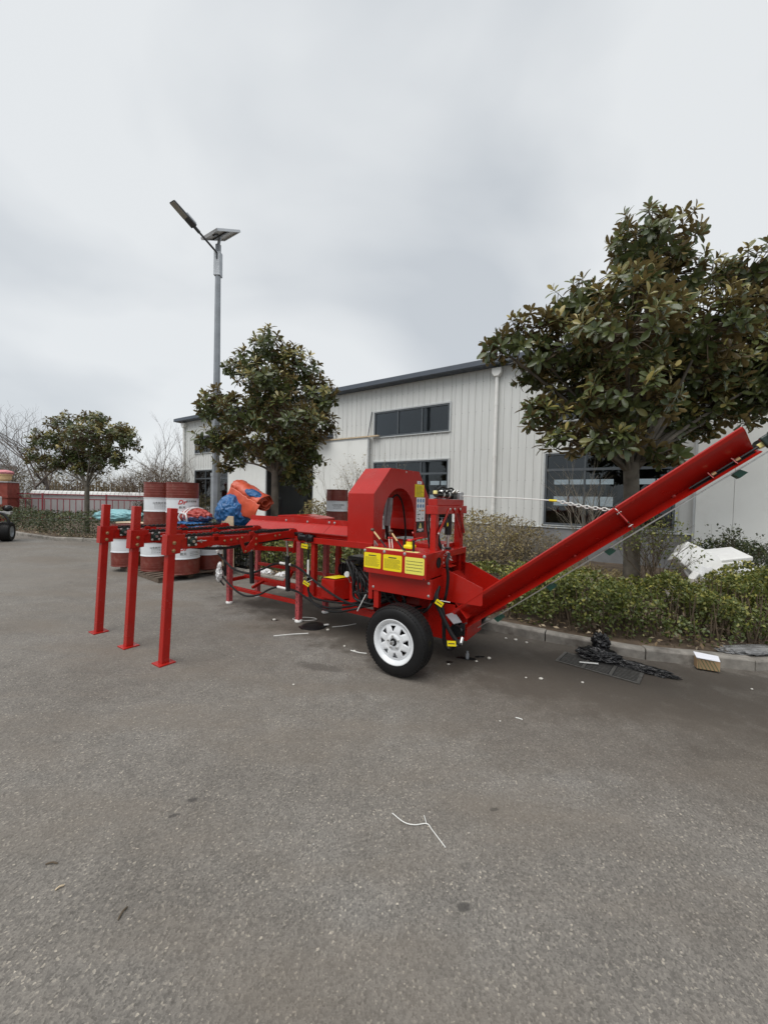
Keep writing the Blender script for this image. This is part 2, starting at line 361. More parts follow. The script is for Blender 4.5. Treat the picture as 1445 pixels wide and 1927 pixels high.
# leaves by the thousand: vectorised
T_MAG = (np.array([(0, 0, 0), (.28, -.30, .05), (.60, -.50, .07), (.87, -.34, .02), (1, 0, -.05), (.87, .34, .02), (.60, .50, .07), (.28, .30, .05), (.30, 0, .0), (.62, 0, .01), (.86, 0, -.01)]),
         [(0, 8, 1), (8, 9, 2, 1), (9, 10, 3, 2), (10, 4, 3), (0, 7, 8), (8, 7, 6, 9), (9, 6, 5, 10), (10, 5, 4)])
T_SMALL = (np.array([(0, 0, 0), (.5, -.5, .08), (1, 0, 0), (.5, .5, .08)]), [(0, 2, 1), (0, 3, 2)])
def unit(a): return a / np.maximum(np.linalg.norm(a, axis=1, keepdims=True), 1e-9)
def leaves_mesh(name, P, D, N, L, W, var, tpl):
    T, F = tpl; D = unit(D); N = unit(N - D * (N * D).sum(1, keepdims=True)); S = np.cross(D, N)
    k, m_ = len(P), len(T)
    V = (P[:, None, :] + D[:, None, :] * (T[None, :, 0:1] * L[:, None, None]) + S[:, None, :] * (T[None, :, 1:2] * W[:, None, None])
         + N[:, None, :] * (T[None, :, 2:3] * L[:, None, None])).reshape(-1, 3)
    loops = []; starts = []; tot = []; c = 0
    fl_ = np.concatenate([np.array(f) for f in F]); sizes = np.array([len(f) for f in F])
    allv = (fl_[None, :] + (np.arange(k) * m_)[:, None]).reshape(-1); allt = np.tile(sizes, k)
    st = np.concatenate([[0], np.cumsum(allt)[:-1]])
    me = bpy.data.meshes.new(name); me.vertices.add(k * m_); me.vertices.foreach_set('co', V.astype(np.float32).reshape(-1))
    me.loops.add(len(allv)); me.loops.foreach_set('vertex_index', allv.astype(np.int32))
    me.polygons.add(len(allt)); me.polygons.foreach_set('loop_start', st.astype(np.int32)); me.polygons.foreach_set('loop_total', allt.astype(np.int32))
    me.update(calc_edges=True)
    at = me.attributes.new('var', 'FLOAT', 'POINT'); at.data.foreach_set('value', np.repeat(var, m_).astype(np.float32))
    return me

# ================================================================ THE SETTING
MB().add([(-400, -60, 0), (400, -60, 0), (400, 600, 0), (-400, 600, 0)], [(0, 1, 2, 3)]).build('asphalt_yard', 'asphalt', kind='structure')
KERB = [(-24, 20.2), (-20, 17.9), (-15.2, 15.1), (-12.05, 13.4), (-11.05, 12.9), (-10.3, 12.8), (-9.6, 12.88), (-9.0, 12.75), (-7.6, 11.6), (-5.5, 9.95), (-3.67, 8.5),
        (-1.2, 6.62), (.2, 5.65), (1.42, 4.80), (2.07, 4.40), (2.5, 4.15), (2.94, 3.95), (3.4, 3.82), (3.9, 3.80), (4.5, 3.9), (5.2, 4.2), (7, 5.4), (10, 7.3)]
kp = smoothpath([(x, y, 0) for x, y in KERB], 12)
def resample(pts, step):
    out = [pts[0]]; acc = 0.
    for a, b_ in zip(pts, pts[1:]):
        seg = (b_ - a).length
        while acc + seg >= step:
            t = (step - acc) / seg; a = a.lerp(b_, t); out.append(a.copy()); seg = (b_ - a).length; acc = 0.
        acc += seg
    return out
ks = resample(kp, .99)
kerb = empty('kerb', (0, 0, 0), kind='structure')
for a, b_ in zip(ks, ks[1:]):
    d = (b_ - a).normalized(); n = Vector((-d.y, d.x, 0)); a2 = a + d * .006; b2 = b_ - d * .006
    if n.y < 0: n = -n
    h0 = .115 + random.uniform(-.008, .008); h1 = h0 + random.uniform(-.004, .004); j = random.uniform(-.006, .006)
    mb = MB(); w = .12; k = 5; ring = []
    for i in range(k):
        p = a2.lerp(b2, i / (k - 1)) + n * (j + random.uniform(-.003, .003)); hh = h0 + (h1 - h0) * i / (k - 1) + random.uniform(-.004, .003)
        ring += [p + Vector((0, 0, -.05)), p + Vector((0, 0, hh - .02)), p + n * .018 + Vector((0, 0, hh)), p + n * w + Vector((0, 0, hh)), p + n * w + Vector((0, 0, -.05))]
    fs = [(i * 5 + q, i * 5 + q + 1, i * 5 + q + 6, i * 5 + q + 5) for i in range(k - 1) for q in range(4)] + [(0, 1, 2, 3, 4), tuple((k - 1) * 5 + q for q in (4, 3, 2, 1, 0))]
    mb.add(ring, fs).build('kerb_stone', 'kerb_stone', kerb, bevel=.006)
# planting bed: a sheet of soil behind the kerb, gently uneven
def bed_inside():
    pts = [p + Vector((.04, .09, 0)) for p in ks]
    bm = bmesh.new(); rows = []
    for i, p in enumerate(pts):
        row = []
        for q, t in enumerate((0, .35, .8, 1.4, 2.2, 3.2, 5, 8, 14, 26)):
            x, y = p.x + t * .5, p.y + t * .9
            z = .085 + (0 if q == 0 else .05 * noise.noise(Vector((x * 1.3, y * 1.3, 3))) + .03 * noise.noise(Vector((x * 4, y * 4, 7))))
            row.append(bm.verts.new((x, y, z)))
        rows.append(row)
    for r0, r1 in zip(rows, rows[1:]):
        for q in range(len(r0) - 1): bm.faces.new((r0[q], r1[q], r1[q + 1], r0[q + 1]))
    bmesh.ops.recalc_face_normals(bm, faces=bm.faces)
    me = bpy.data.meshes.new('planting_bed'); bm.to_mesh(me); bm.free()
    for p in me.polygons: p.use_smooth = True
    me.materials.append(MATS['soil']); return me
link('planting_bed', bed_inside(), kind='structure')

# ================================================================ THE WORKSHOP BUILDING
bld = empty('workshop_building', (3.5, 12.2, 0), math.atan2(-.561, .828))
tag(bld, 'long grey corrugated metal workshop with dark roof edge behind the trees', 'building')
S0, S1, DEEP = -18.62, 12.0, 13.0
WINS = [(-4.75, -1.61, 4.05, 5.0, 'top'), (-4.75, -1.61, 1.04, 3.09, 'low'), (1.5, 4.6, 4.05, 5.0, 'top'), (1.5, 4.6, 1.04, 3.12, 'low'),
        (-17.3, -14.15, 4.05, 5.0, 'top'), (-17.3, -14.15, 1.04, 3.09, 'low'), (-11, -7.86, 4.35, 5.1, 'top')]
DOORS = [(-13.9, -4.95, 0, 4.04), (4.95, 10.2, 0, 4.04)]
OPEN = [w[:4] for w in WINS] + DOORS
edges = sorted({round(S0 + .235 * i, 3) for i in range(int((S1 - S0) / .235) + 1)} | {S1})
for o in OPEN:
    for e in o[:2]:
        edges = [x for x in edges if abs(x - e) > .09] + [e]
edges = sorted(edges); EAVE = 5.95
for x0, x1 in zip(edges, edges[1:]):
    xm = (x0 + x1) / 2; cuts = sorted([(max(o[2], .98), o[3]) for o in OPEN if o[0] < xm < o[1]]); z = .98; spans = []
    for c0, c1 in cuts:
        if c0 > z + .02: spans.append((z, c0))
        z = max(z, c1)
    if z < EAVE - .02: spans.append((z, EAVE))
    for z0, z1 in spans:
        prof = [(x0, .03), (x0, -.022), (x0 + .030, -.022), (x0 + .044, 0), (x1 - .0, 0), (x1 - .0, .03)]
        MB().prism(prof, lambda p, q, t: (p, q, t), z0, z1).build('cladding_panel', 'cladding', bld)
scr = MB()
for x0 in edges[:-1]:
    for z in (1.5, 2.35, 3.35, 4.6, 5.55):
        if any(o[0] - .02 <= x0 < o[1] - .02 and o[2] - .05 < z < o[3] + .05 for o in OPEN): continue
        scr.box(x0 + .052, x0 + .066, -.006, .001, z - .007, z + .007)
scr.build('screws', 'window_frame', bld, kind='stuff')
# plinth, sill flashing
for a, b_ in ((S0, -13.9), (-4.95, 4.95), (10.2, S1)):
    MB().box(a, b_, -.035, .2, -.1, .955).build('plinth', 'concrete_plinth', bld, bevel=.01)
    MB().hexa([(a, -.075, .955), (b_, -.075, .955), (b_, .0, .985), (a, .0, .985), (a, -.075, .965), (b_, -.075, .965), (b_, 0, .995), (a, 0, .995)]).build('sill_flashing', 'trim_metal', bld)
def window(s0, s1, z0, z1, kind):
    f = .055; mb = MB()
    mb.box(s0, s1, -.035, .05, z0, z0 + f); mb.box(s0, s1, -.035, .05, z1 - f, z1); mb.box(s0, s0 + f, -.034, .049, z0 + f, z1 - f); mb.box(s1 - f, s1, -.034, .049, z0 + f, z1 - f)
    w = mb.build('window', 'window_frame', bld, bevel=.004)
    t = MB(); t.box(s0 - .05, s1 + .05, -.05, 0.02, z1, z1 + .045); t.box(s1, s1 + .05, -.049, .02, z0, z1); t.box(s0 - .05, s0, -.049, .02, z0, z1); t.box(s0 - .05, s1 + .05, -.06, .02, z0 - .03, z0)
    t.build('trim', 'trim_metal', w)
    zs = [z0 + f, z1 - f] if kind == 'top' else [z0 + f, z0 + (z1 - z0) * .77, z1 - f]
    cw = (s1 - s0 - 2 * f) / 3; xs = [s0 + f + cw * i for i in range(4)]
    for x in xs[1:3]: MB().box(x - .024, x + .024, -.03, .045, z0 + f, z1 - f).build('mullion', 'window_frame', w)
    if kind != 'top': MB().box(s0 + f, s1 - f, -.032, .047, zs[1] - .035, zs[1] + .035).build('transom', 'window_frame', w)
    for xa, xb in zip(xs, xs[1:]):
        for za, zb in zip(zs, zs[1:]):
            MB().box(xa + .02, xb - .02, .005, .011, za + .01, zb - .01).build('pane', 'pane_glass', w)
    if s0 < -14 and kind == 'low':
        mb = MB(); n = 60; vs_ = []
        for i in range(n + 1):
            x = s0 + (s1 - s0) * i / n; y = .25 + .03 * math.sin(i * 1.7) + .02 * math.sin(i * .9)
            vs_ += [(x, y, z0 - .05), (x, y, z1 + .02)]
        mb.add(vs_, [(2 * i, 2 * i + 2, 2 * i + 3, 2 * i + 1) for i in range(n)], True).build('curtain', 'curtain', w)
for w in WINS: window(*w)
# sliding doors
def door_leaf(a, b_, pw):
    leaf = MB().box(a, b_, -.17, -.13, 3.98, 4.06).build('sliding_door', 'trim_metal', bld)
    x = a
    while x < b_ - .05:
        x2 = min(x + pw, b_)
        MB().box(x + .003, x2 - .003, -.175, -.12, .1, 3.978).build('door_panel', 'white_door', leaf, bevel=.004); x = x2
    MB().box(a - .04, a, -.18, -.115, .1, 3.98).build('door_edge', 'trim_metal', leaf); MB().box(b_, b_ + .04, -.18, -.115, .1, 3.98).build('door_edge', 'trim_metal', leaf)
door_leaf(-7.8, -4.93, .95); door_leaf(-13.9, -10.95, .98); door_leaf(4.98, 10.2, .69)
MB().box(-14.1, -4.45, -.21, -.10, 4.06, 4.11).build('door_rail', 'pale_board', bld)
MB().hexa([(-14.1, -.75, 4.14), (-6.85, -.75, 4.14), (-6.85, 0, 4.22), (-14.1, 0, 4.22), (-14.1, -.75, 4.26), (-6.85, -.75, 4.26), (-6.85, 0, 4.36), (-14.1, 0, 4.36)]).build('door_canopy', 'roof_edge', bld)
MB().box(4.6, 10.4, -.21, -.10, 4.07, 4.12).build('door_rail', 'trim_metal', bld)
MB().cyl((-4.98, -.12, 4.1), (-4.88, -.03, 5.05), .018, 6).build('rail_brace', 'window_frame', bld)
# downpipes with rainwater heads and collars
for s in (0.0, -18.38):
    p = MB().cyl((s, -.10, .55), (s, -.10, 5.6), .058, 16).build('downpipe', 'pvc_pipe', bld)
    MB().prism([(-.15, 5.86), (.15, 5.86), (.15, 5.72), (.075, 5.6), (-.075, 5.6), (-.15, 5.72)], lambda a, z, t: (s + a, t, z), -.2, -.01).build('rainwater_head', 'pvc_pipe', p, bevel=.01)
    for z in (1.4, 3.1, 4.7):
        MB().cyl((s, -.10, z), (s, -.10, z + .10), .065, 16).build('collar', 'pvc_pipe', p)
# roof, gutter fascia, other walls, floor
rid = 7.5
MB().hexa([(S0 - .3, -.32, 6.06), (S1 + .3, -.32, 6.06), (S1 + .3, DEEP / 2, rid), (S0 - .3, DEEP / 2, rid), (S0 - .3, -.32, 6.14), (S1 + .3, -.32, 6.14), (S1 + .3, DEEP / 2, rid + .08), (S0 - .3, DEEP / 2, rid + .08)]).build('roof_slope', 'roof_edge', bld)
MB().hexa([(S0 - .3, DEEP / 2, rid), (S1 + .3, DEEP / 2, rid), (S1 + .3, DEEP + .3, 6.06), (S0 - .3, DEEP + .3, 6.06), (S0 - .3, DEEP / 2, rid + .08), (S1 + .3, DEEP / 2, rid + .08), (S1 + .3, DEEP + .3, 6.14), (S0 - .3, DEEP + .3, 6.14)]).build('roof_slope', 'roof_edge', bld)
MB().box(S0 - .32, S1 + .32, -.42, -.24, 5.93, 6.10).build('gutter', 'roof_edge', bld, bevel=.012)
MB().box(S0 - .32, S1 + .32, -.24, .03, 5.93, 5.95).build('soffit', 'roof_edge', bld)
for s, sg in ((S0, 1), (S1, -1)):
    MB().prism([(.035, 0), (DEEP, 0), (DEEP, 6.0), (DEEP / 2, rid), (.035, 6.0)], lambda y, z, t: (t, y, z), s, s + sg * .12).build('gable_wall', 'cladding', bld)
MB().box(S0 - .01, S0 + .07, -.03, .03, .98, 5.93).build('corner_trim', 'window_frame', bld)
MB().box(S0 + .1, S1 - .1, .21, DEEP, -.05, .13).build('floor', 'interior_floor', bld)
bw = MB()
for z0, z1 in ((0.14, 1.6), (2.15, 2.85), (3.15, 6.0)): bw.box(S0 + .13, S1 - .13, DEEP - .2, DEEP - .05, z0, z1)
xx = S0 + .13
while xx < S1 - 1:
    bw.box(xx, xx + 1.1, DEEP - .195, DEEP - .055, 1.6, 3.15)
    for q in (1.9, 2.7, 3.5): bw.box(xx + q, xx + q + .06, DEEP - .19, DEEP - .06, 1.6, 3.15)
    xx += 4.2
bw.build('rear_wall', 'interior_wall', bld)
for s in (-12.4, -6.2, 0, 6.2):
    MB().box(s - .12, s + .12, .25, .5, .14, 5.9).build('steel_column', 'interior_wall', bld)
# things inside, dimly seen through the glass
for x, y, w_, d_, h_ in ((2.2, 3.2, 1.2, .9, 1.5), (4.0, 4.0, .9, 1.0, 1.9), (-3.4, 3.0, 1.6, 1.0, 1.7), (-2.0, 4.5, .8, .8, 2.2)):
    MB().box(x, x + w_, y, y + d_, .131, h_).build('stored_crate', 'interior_wall', bld, bevel=.03)

# ================================================================ FENCE, GATE PILLAR, FAR BACKGROUND
def far_pt(t): return Vector((-21.0 + 11.5 * t, 20.3 + 2.2 * t, 0))
A_, B_ = far_pt(0), far_pt(1); ang = math.atan2((B_ - A_).y, (B_ - A_).x); LEN = (B_ - A_).length
fw = empty('boundary_wall', A_ + Vector((.2, .75, 0)), ang); tag(fw, 'low pale wall with scalloped white tile coping behind the red railing', 'wall')
MB().box(1.2, LEN + 3, 0, .2, 0, 1.56).build('wall_body', 'wall_far', fw)
n = int((LEN + 1.8) / .22)
for i in range(n):
    x = 1.2 + i * .22
    MB().prism([(-.1, 1.56), (.3, 1.56), (.24, 1.70), (.1, 1.76), (-.04, 1.70)], lambda y, z, t: (t, y, z), x + .012, x + .208).build('coping_tile', 'tile_white', fw)
fr_ = empty('red_railing', A_, ang); tag(fr_, 'dark red metal railing with thin vertical bars at the far yard edge', 'railing')
for z in (1.55, 1.30, .25): MB().box(.9, LEN + 1, -.025, .025, z - .025, z + .025).build('rail', 'rail_red', fr_)
x = 1.1
while x < LEN + 1:
    MB().box(x - .014, x + .014, -.014, .014, .27, 1.28).build('bar', 'rail_red', fr_); x += .30
for x in (2.5, 5.6, 8.7, 11.6): MB().box(x - .03, x + .03, -.03, .03, 0, 1.6).build('post', 'rail_red', fr_)
pl = empty('gate_pillar', A_ + Vector((.95, -.1, 0)), ang); tag(pl, 'red brick gate pillar with a lantern and pink cloth on top', 'pillar')
MB().box(-.42, .42, -.42, .42, 0, 2.1).build('shaft', 'red_brick_paint', pl, bevel=.02)
MB().box(-.47, .47, -.47, .47, 1.3, 1.42).build('band', 'red_brick_paint', pl, bevel=.01)
MB().box(-.46, .46, -.46, .46, 2.1, 2.16).build('cap', 'wall_far', pl, bevel=.01)
MB().lathe([(.02, 2.16), (.2, 2.18), (.3, 2.28), (.3, 2.46), (.34, 2.5), (.34, 2.56), (.02, 2.6)], n=16).build('lantern', 'tan_paint', pl)
def wrinkled(name, mat, loc, size, seed=1, amp=.22, freq=2.2, sub=5, parent=None, rot=(0, 0, 0), flat=0.):
    bm = bmesh.new(); bmesh.ops.create_icosphere(bm, subdivisions=sub, radius=1)
    o = Vector((seed * 13.7, seed * 3.1, seed * 7.9))
    for v_ in bm.verts:
        p = v_.co.copy(); q = p * freq + o
        r1 = 1 - abs(noise.noise(q)) * 2; r2 = 1 - abs(noise.noise(q * 2.3 + Vector((5, 1, 2)))) * 2; r3 = 1 - abs(noise.noise(q * 5.1)) * 2
        v_.co = p * (1 + amp * (r1 * .6 + r2 * .35 + r3 * .16 - .3))
        if v_.co.z < -flat and flat: v_.co.z = -flat + (v_.co.z + flat) * .15
        v_.co.x *= size[0]; v_.co.y *= size[1]; v_.co.z *= size[2]
    me = bpy.data.meshes.new(name); bm.to_mesh(me); bm.free()
    for p in me.polygons: p.use_smooth = True
    me.materials.append(MATS[mat]); ob = link(name, me, parent); ob.location = loc; ob.rotation_euler = rot; return ob
wrinkled('cloth', 'pink_cloth', (0, 0, 2.62), (.36, .34, .14), 3, sub=4, parent=pl)
# a far pale building and a brown slatted screen beyond the wall
fb = empty('distant_building', (-68, 52, 0), .5); tag(fb, 'pale distant building beyond the far left boundary wall', 'building')
MB().box(-9, 11, 0, 8, 0, 5.6).build('wall', 'far_building', fb)
MB().box(-9.3, 11.3, -.3, 8.3, 5.6, 5.9).build('roof', 'wall_far', fb)
for i in range(0): MB().box(-7.5 + i * 3.6, -5.9 + i * 3.6, -.05, .02, 2.2, 4.2).build('window', 'window_frame', fb)
sc_ = empty('slatted_screen', (-24, 27.2, 0), .2); tag(sc_, 'tall brown screen of dry upright stalks beyond the far wall', 'screen')
for i in range(110):
    x = i * .17 + random.uniform(-.04, .04); h = 2.35 + random.uniform(-.25, .25)
    MB().box(x, x + random.uniform(.06, .12), 0, .05, 0, h).build('slat', 'far_brown', sc_)

# ================================================================ THE FIREWOOD PROCESSOR
# local axes: x along the machine to the right, y away from the yard, z up; origin at the foot of a near frame leg
mc = empty('firewood_processor', (-1.09, 5.0, 0), R(-33.1)); tag(mc, 'red firewood processor with hood, loading arms, white wheel and raised conveyor', 'machine')
RP = 'red_paint'
def bolts(pts, nrm, parent, r=.011, mat='zinc', h=.008):
    nrm = Vector(nrm).normalized()
    for p in pts:
        p = Vector(p); MB().lathe([(r * 1.35, 0), (r * 1.35, h * .3), (r, h * .3), (r, h * .8), (r * .7, h), (1e-4, h)], p, nrm, 8).build('bolt', mat, parent)
def hose(path, r, parent=mc, name='hose', mat='black_rubber', n=6):
    return MB().tube(smoothpath(path, n), r, 8).build(name, mat, parent)
# ---- loading arms
for ai, ax in enumerate((-.10, -.82, -1.56)):
    w = .035
    arm = MB()
    # main channel (hinged in two lengths), seen from the +x side
    arm.prism([(-1.60, 1.235), (-1.50, 1.235), (-1.50, 1.205), (-.72, 1.19), (-.68, 1.21), (-.66, 1.21), (-.66, 1.11), (-1.25, 1.105), (-1.30, 1.09), (-1.60, 1.10)], lambda y, z, t: (t, y, z), ax - w, ax + w)
    arm_o = arm.build('loading_arm', RP, mc, bevel=.004)
    MB().prism([(-.655, 1.20), (-.60, 1.175), (-.12, 1.205), (-.10, 1.225), (0.0, 1.225), (.02, 1.19), (-.04, 1.10), (-.16, 1.115), (-.655, 1.085)], lambda y, z, t: (t, y, z), ax - w * .92, ax + w * .92).build('arm_end', RP, arm_o, bevel=.004)
    MB().prism([(-.90, 1.17), (-.855, 1.17), (-.80, 1.04), (-.68, 1.165), (-.635, 1.155), (-.635, 1.06), (-.78, .985), (-.82, .985)], lambda y, z, t: (t, y, z), ax + w + .002, ax + w + .012).build('hinge_plate', RP, arm_o, bevel=.002)
    MB().bar((ax, -.66, 1.03), (ax, -.02, .945), .05, .055).build('link_bar', RP, arm_o, bevel=.003)
    MB().prism([(-.05, 1.08), (.05, 1.06), (.02, .91), (-.08, .91)], lambda y, z, t: (t, y, z), ax + w + .002, ax + w + .012).build('end_bracket', RP, arm_o)
    # leg: square tube leaning slightly, sliding in its bracket
    MB().bar((ax, -1.68, .008), (ax, -1.605, 1.50), .072, .072, (0, 1, 0)).build('leg', RP, arm_o, bevel=.005)
    MB().box(ax - .075, ax + .075, -1.755, -1.60, 0, .012).build('foot_plate', RP, arm_o, bevel=.002)
    br = MB()
    br.prism([(-1.675, 1.05), (-1.665, 1.245), (-1.50, 1.245), (-1.505, 1.20), (-1.545, 1.18), (-1.55, 1.06)], lambda y, z, t: (t, y, z), ax + .039, ax + .047)
    br.prism([(-1.675, 1.05), (-1.665, 1.245), (-1.50, 1.245), (-1.505, 1.20), (-1.545, 1.18), (-1.55, 1.06)], lambda y, z, t: (t, y, z), ax - .047, ax - .039)
    br.hexa([(ax - .047, -1.688, 1.05), (ax + .047, -1.688, 1.05), (ax + .047, -1.676, 1.05), (ax - .047, -1.676, 1.05), (ax - .047, -1.678, 1.245), (ax + .047, -1.678, 1.245), (ax + .047, -1.666, 1.245), (ax - .047, -1.666, 1.245)])
    br.build('bracket', RP, arm_o, bevel=.002)
    bolts([(ax + .047, -1.612, 1.165), (ax + .047, -1.618, 1.09)], (1, 0, 0), arm_o, .014, 'brass_bolt', .014)
    # flange bearing
    bx_ = ax + w; by, bz = -1.432, 1.168
    f = MB(); f.prism([(-.048, -.038), (-.038, -.048), (.038, -.048), (.048, -.038), (.048, .038), (.038, .048), (-.038, .048), (-.048, .038)], lambda p, q, t: (t, by + p, bz + q), bx_ + .001, bx_ + .016)
    f.lathe([(.034, .016), (.032, .03), (.022, .034), (.018, .034)], (bx_, by, bz), (1, 0, 0), 16)
    fo = f.build('bearing', 'dark_green_paint', arm_o, bevel=.002)
    MB().cyl((bx_ + .01, by, bz), (bx_ + .045, by, bz), .015, 12).build('shaft', 'zinc', fo)
    bolts([(bx_ + .016, by + sy * .036, bz + sz * .036) for sy in (-1, 1) for sz in (-1, 1)], (1, 0, 0), fo, .010, 'zinc', .012)
    MB().cyl((bx_ + .012, by + .05, bz - .002), (bx_ + .012, by + .15, bz - .004), .006, 8).build('adjuster', 'zinc', arm_o)
    MB().box(bx_, bx_ + .03, by + .085, by + .095, bz - .02, bz + .014).build('adjuster_lug', 'zinc', arm_o)
    bolts([(ax + w, y, z) for y, z in ((-1.06, 1.145), (-.98, 1.15), (-.90, 1.155), (-.84, 1.165), (-.36, 1.155), (-.29, 1.16))], (1, 0, 0), arm_o, .011, 'brass_bolt', .010)
    bolts([(ax + w + .012, y, z) for y, z in ((-.80, 1.005), (-.655, 1.14), (-.66, 1.075))], (1, 0, 0), arm_o, .011, 'brass_bolt', .010)
    # drive chain: links along the top and the slack return underneath
    ch = MB(); y = -1.50
    while y < -.02:
        z = 1.222 if y < -.7 else 1.215 - abs(y + .35) * .02
        ch.box(ax - .017, ax + .017, y, y + .021, z - .012, z + .012 + (.010 if int((y + 3) / .026) % 2 else 0)); y += .026
    for k in range(7):
        a = math.pi * (.5 + k / 6); ch.box(ax - .017, ax + .017, -1.50 + .05 * math.cos(a) - .01, -1.50 + .05 * math.cos(a) + .01, 1.172 + .05 * math.sin(a) - .01, 1.172 + .05 * math.sin(a) + .01)
        a = math.pi * (.5 - k / 6); ch.box(ax - .017, ax + .017, -.02 + .05 * math.cos(a) - .01, -.02 + .05 * math.cos(a) + .01, 1.165 + .05 * math.sin(a) - .01, 1.165 + .05 * math.sin(a) + .01)
    y = -1.48
    while y < -.02:
        t = (y + 1.48) / 1.46; z = 1.115 - .055 * math.sin(math.pi * min(1, t * 1.6)) if t < .62 else 1.085 + .03 * (t - .62) / .38
        ch.box(ax - .016, ax + .016, y, y + .020, z - .014, z + .014); y += .026
    ch.build('drive_chain', 'chain_steel', arm_o, kind='stuff')
    MB().box(ax - .02, ax + .02, -1.15, -1.05, 1.196, 1.214).build('wear_strip', RP, arm_o)
    MB().box(ax - w, ax + w, -.735, -.675, 1.12, 1.225).build('hinge_block', RP, arm_o, bevel=.003)
    MB().box(ax - w, ax + w, -1.19, -1.13, 1.15, 1.225).build('chain_guide', RP, arm_o, bevel=.003)
    # lift cylinder under the arm
    cy = MB().cyl((ax + .02, -.12 if ai != 2 else -.02, .42), (ax + .02, -.14 if ai != 2 else -.04, .86), .032, 14).build('lift_cylinder', 'black_paint', mc)
    MB().cyl((ax + .02, -.13, .86), (ax + .02, -.16, 1.08), .016, 10).build('piston_rod', 'steel', cy)
    MB().cyl((ax + .02, -.14, .85), (ax + .02, -.14, .875), .037, 14).build('gland', 'black_gloss', cy)
MB().cyl((-1.75, -.02, 1.165), (.08, -.02, 1.165), .02, 12).build('drive_shaft', 'black_paint', mc)
mo = MB().lathe([(.001, 0), (.05, 0), (.05, .02), (.042, .03), (.042, .14), (.052, .15), (.052, .20), (.045, .205), (.045, .245), (.001, .25)], (.02, -.02, 1.12), (1, 0, 0), 20).build('hydraulic_motor', 'black_gloss', mc)
MB().box(.16, .20, -.075, .035, 1.075, 1.165).build('port_block', 'black_paint', mo, bevel=.004)
# ---- frame
def leg(x, y, top, w=.068):
    o = MB().bar((x, y, .03), (x, y, top), w, w).build('frame_leg', 'red_film', mc, bevel=.004)
    MB().lathe([(.0, 0), (.050, 0), (.053, .010), (.049, .024), (.036, .034), (.0, .034)], (x, y, 0), (0, 0, 1), 12).build('foot', 'foam_white', o)
    for k in range(5): MB().lathe([(.008, 0), (.007, .002), (.0001, .002)], (x, y - w / 2, .16 + k * .10), (0, -1, 0), 8).build('pin_hole', 'black_paint', o)
    return o
leg(-1.48, 0, 1.06); leg(0, 0, 1.06); leg(-1.48, .52, 1.06); leg(.0, .52, 1.06)
def rb(name, p, q, w=.05, h=.05, parent=mc, mat=RP): return MB().bar(p, q, w, h).build(name, mat, parent, bevel=.004)
rb('lower_rail', (-1.44, 0, .25), (-.04, 0, .25)); rb('lower_rail', (-1.44, .52, .25), (-.04, .52, .25))
rb('upper_rail', (-1.5, .52, .55), (.4, .52, .55)); rb('middle_rail', (-1.46, .26, .385), (1.0, .26, .385)); rb('cross_rail', (-1.47, .04, .36), (-1.47, .48, .36)); rb('cross_rail', (0.03, .04, .36), (.03, .48, .36))
rb('strut', (-.55, .26, .40), (-.55, .40, .55)); rb('strut', (-1.0, .04, .30), (-1.0, .26, .37), .04, .04)
for y, z in ((0, 1.095), (.52, 1.095)): rb('bed_beam', (-1.52, y, z), (1.17, y, z), .06, .075)
for x in (-1.5, -.75, 0.05, .75): rb('bed_cross', (x, .03, 1.09), (x, .49, 1.09), .05, .06)
rb('post', (.24, .02, .36), (.24, .02, 1.055), .062, .062); rb('post', (.22, .52, .36), (.22, .52, 1.055), .062, .062); rb('post', (.78, .5, .3), (.78, .5, 1.055), .062, .062)
# ---- log trough
MB().box(-1.52, .80, .03, .30, 1.137, 1.150).build('trough_floor', RP, mc, bevel=.002)
MB().hexa([(-1.50, .005, 1.15), (.784, .005, 1.15), (.784, .02, 1.15), (-1.50, .02, 1.15), (-1.50, -.035, 1.188), (.784, -.035, 1.188), (.784, -.02, 1.190), (-1.50, -.02, 1.190)]).build('trough_lip', RP, mc)
tw_ = MB()
tw_.hexa([(-1.53, .285, 1.15), (.13, .285, 1.15), (.13, .297, 1.15), (-1.53, .297, 1.15), (-1.58, .455, 1.268), (.13, .455, 1.268), (.13, .463, 1.26), (-1.58, .463, 1.26)]); tp = tw_.build('trough_side', RP, mc)
MB().hexa([(.136, .285, 1.15), (.784, .285, 1.15), (.784, .297, 1.15), (.136, .297, 1.15), (.136, .455, 1.268), (.784, .455, 1.268), (.784, .463, 1.26), (.136, .463, 1.26)]).build('trough_side', RP, mc)
MB().box(-1.585, .784, .456, .464, 1.268, 1.338).build('trough_rim', RP, mc, bevel=.002)
bolts([(-.762, .456, 1.29), (-.318, .456, 1.288), (.099, .456, 1.298), (.195, .456, 1.298)], (0, -1, 0), mc, .014)
bc = MB(); y = -1.5
x = -1.5
while x < .78: bc.box(x, x + .05, .10, .23, 1.151, 1.165); x += .062
bc.build('feed_chain', 'chain_steel', mc, kind='stuff')
# log clamp cover lying behind the rim
MB().prism([(-.42, 0), (.42, 0), (.42, .03), (.25, .055), (-.05, .075), (-.42, .05)], lambda p, q, t: (-.72 + p, t, 1.30 + q), .62, 1.05).build('clamp_cover', RP, mc, bevel=.008)
rb('clamp_arm', (-.3, .80, 1.10), (-.3, .80, 1.31), .06, .06)
rb('clamp_support', (-.3, .52, 1.10), (-.3, .83, 1.10), .05, .05)
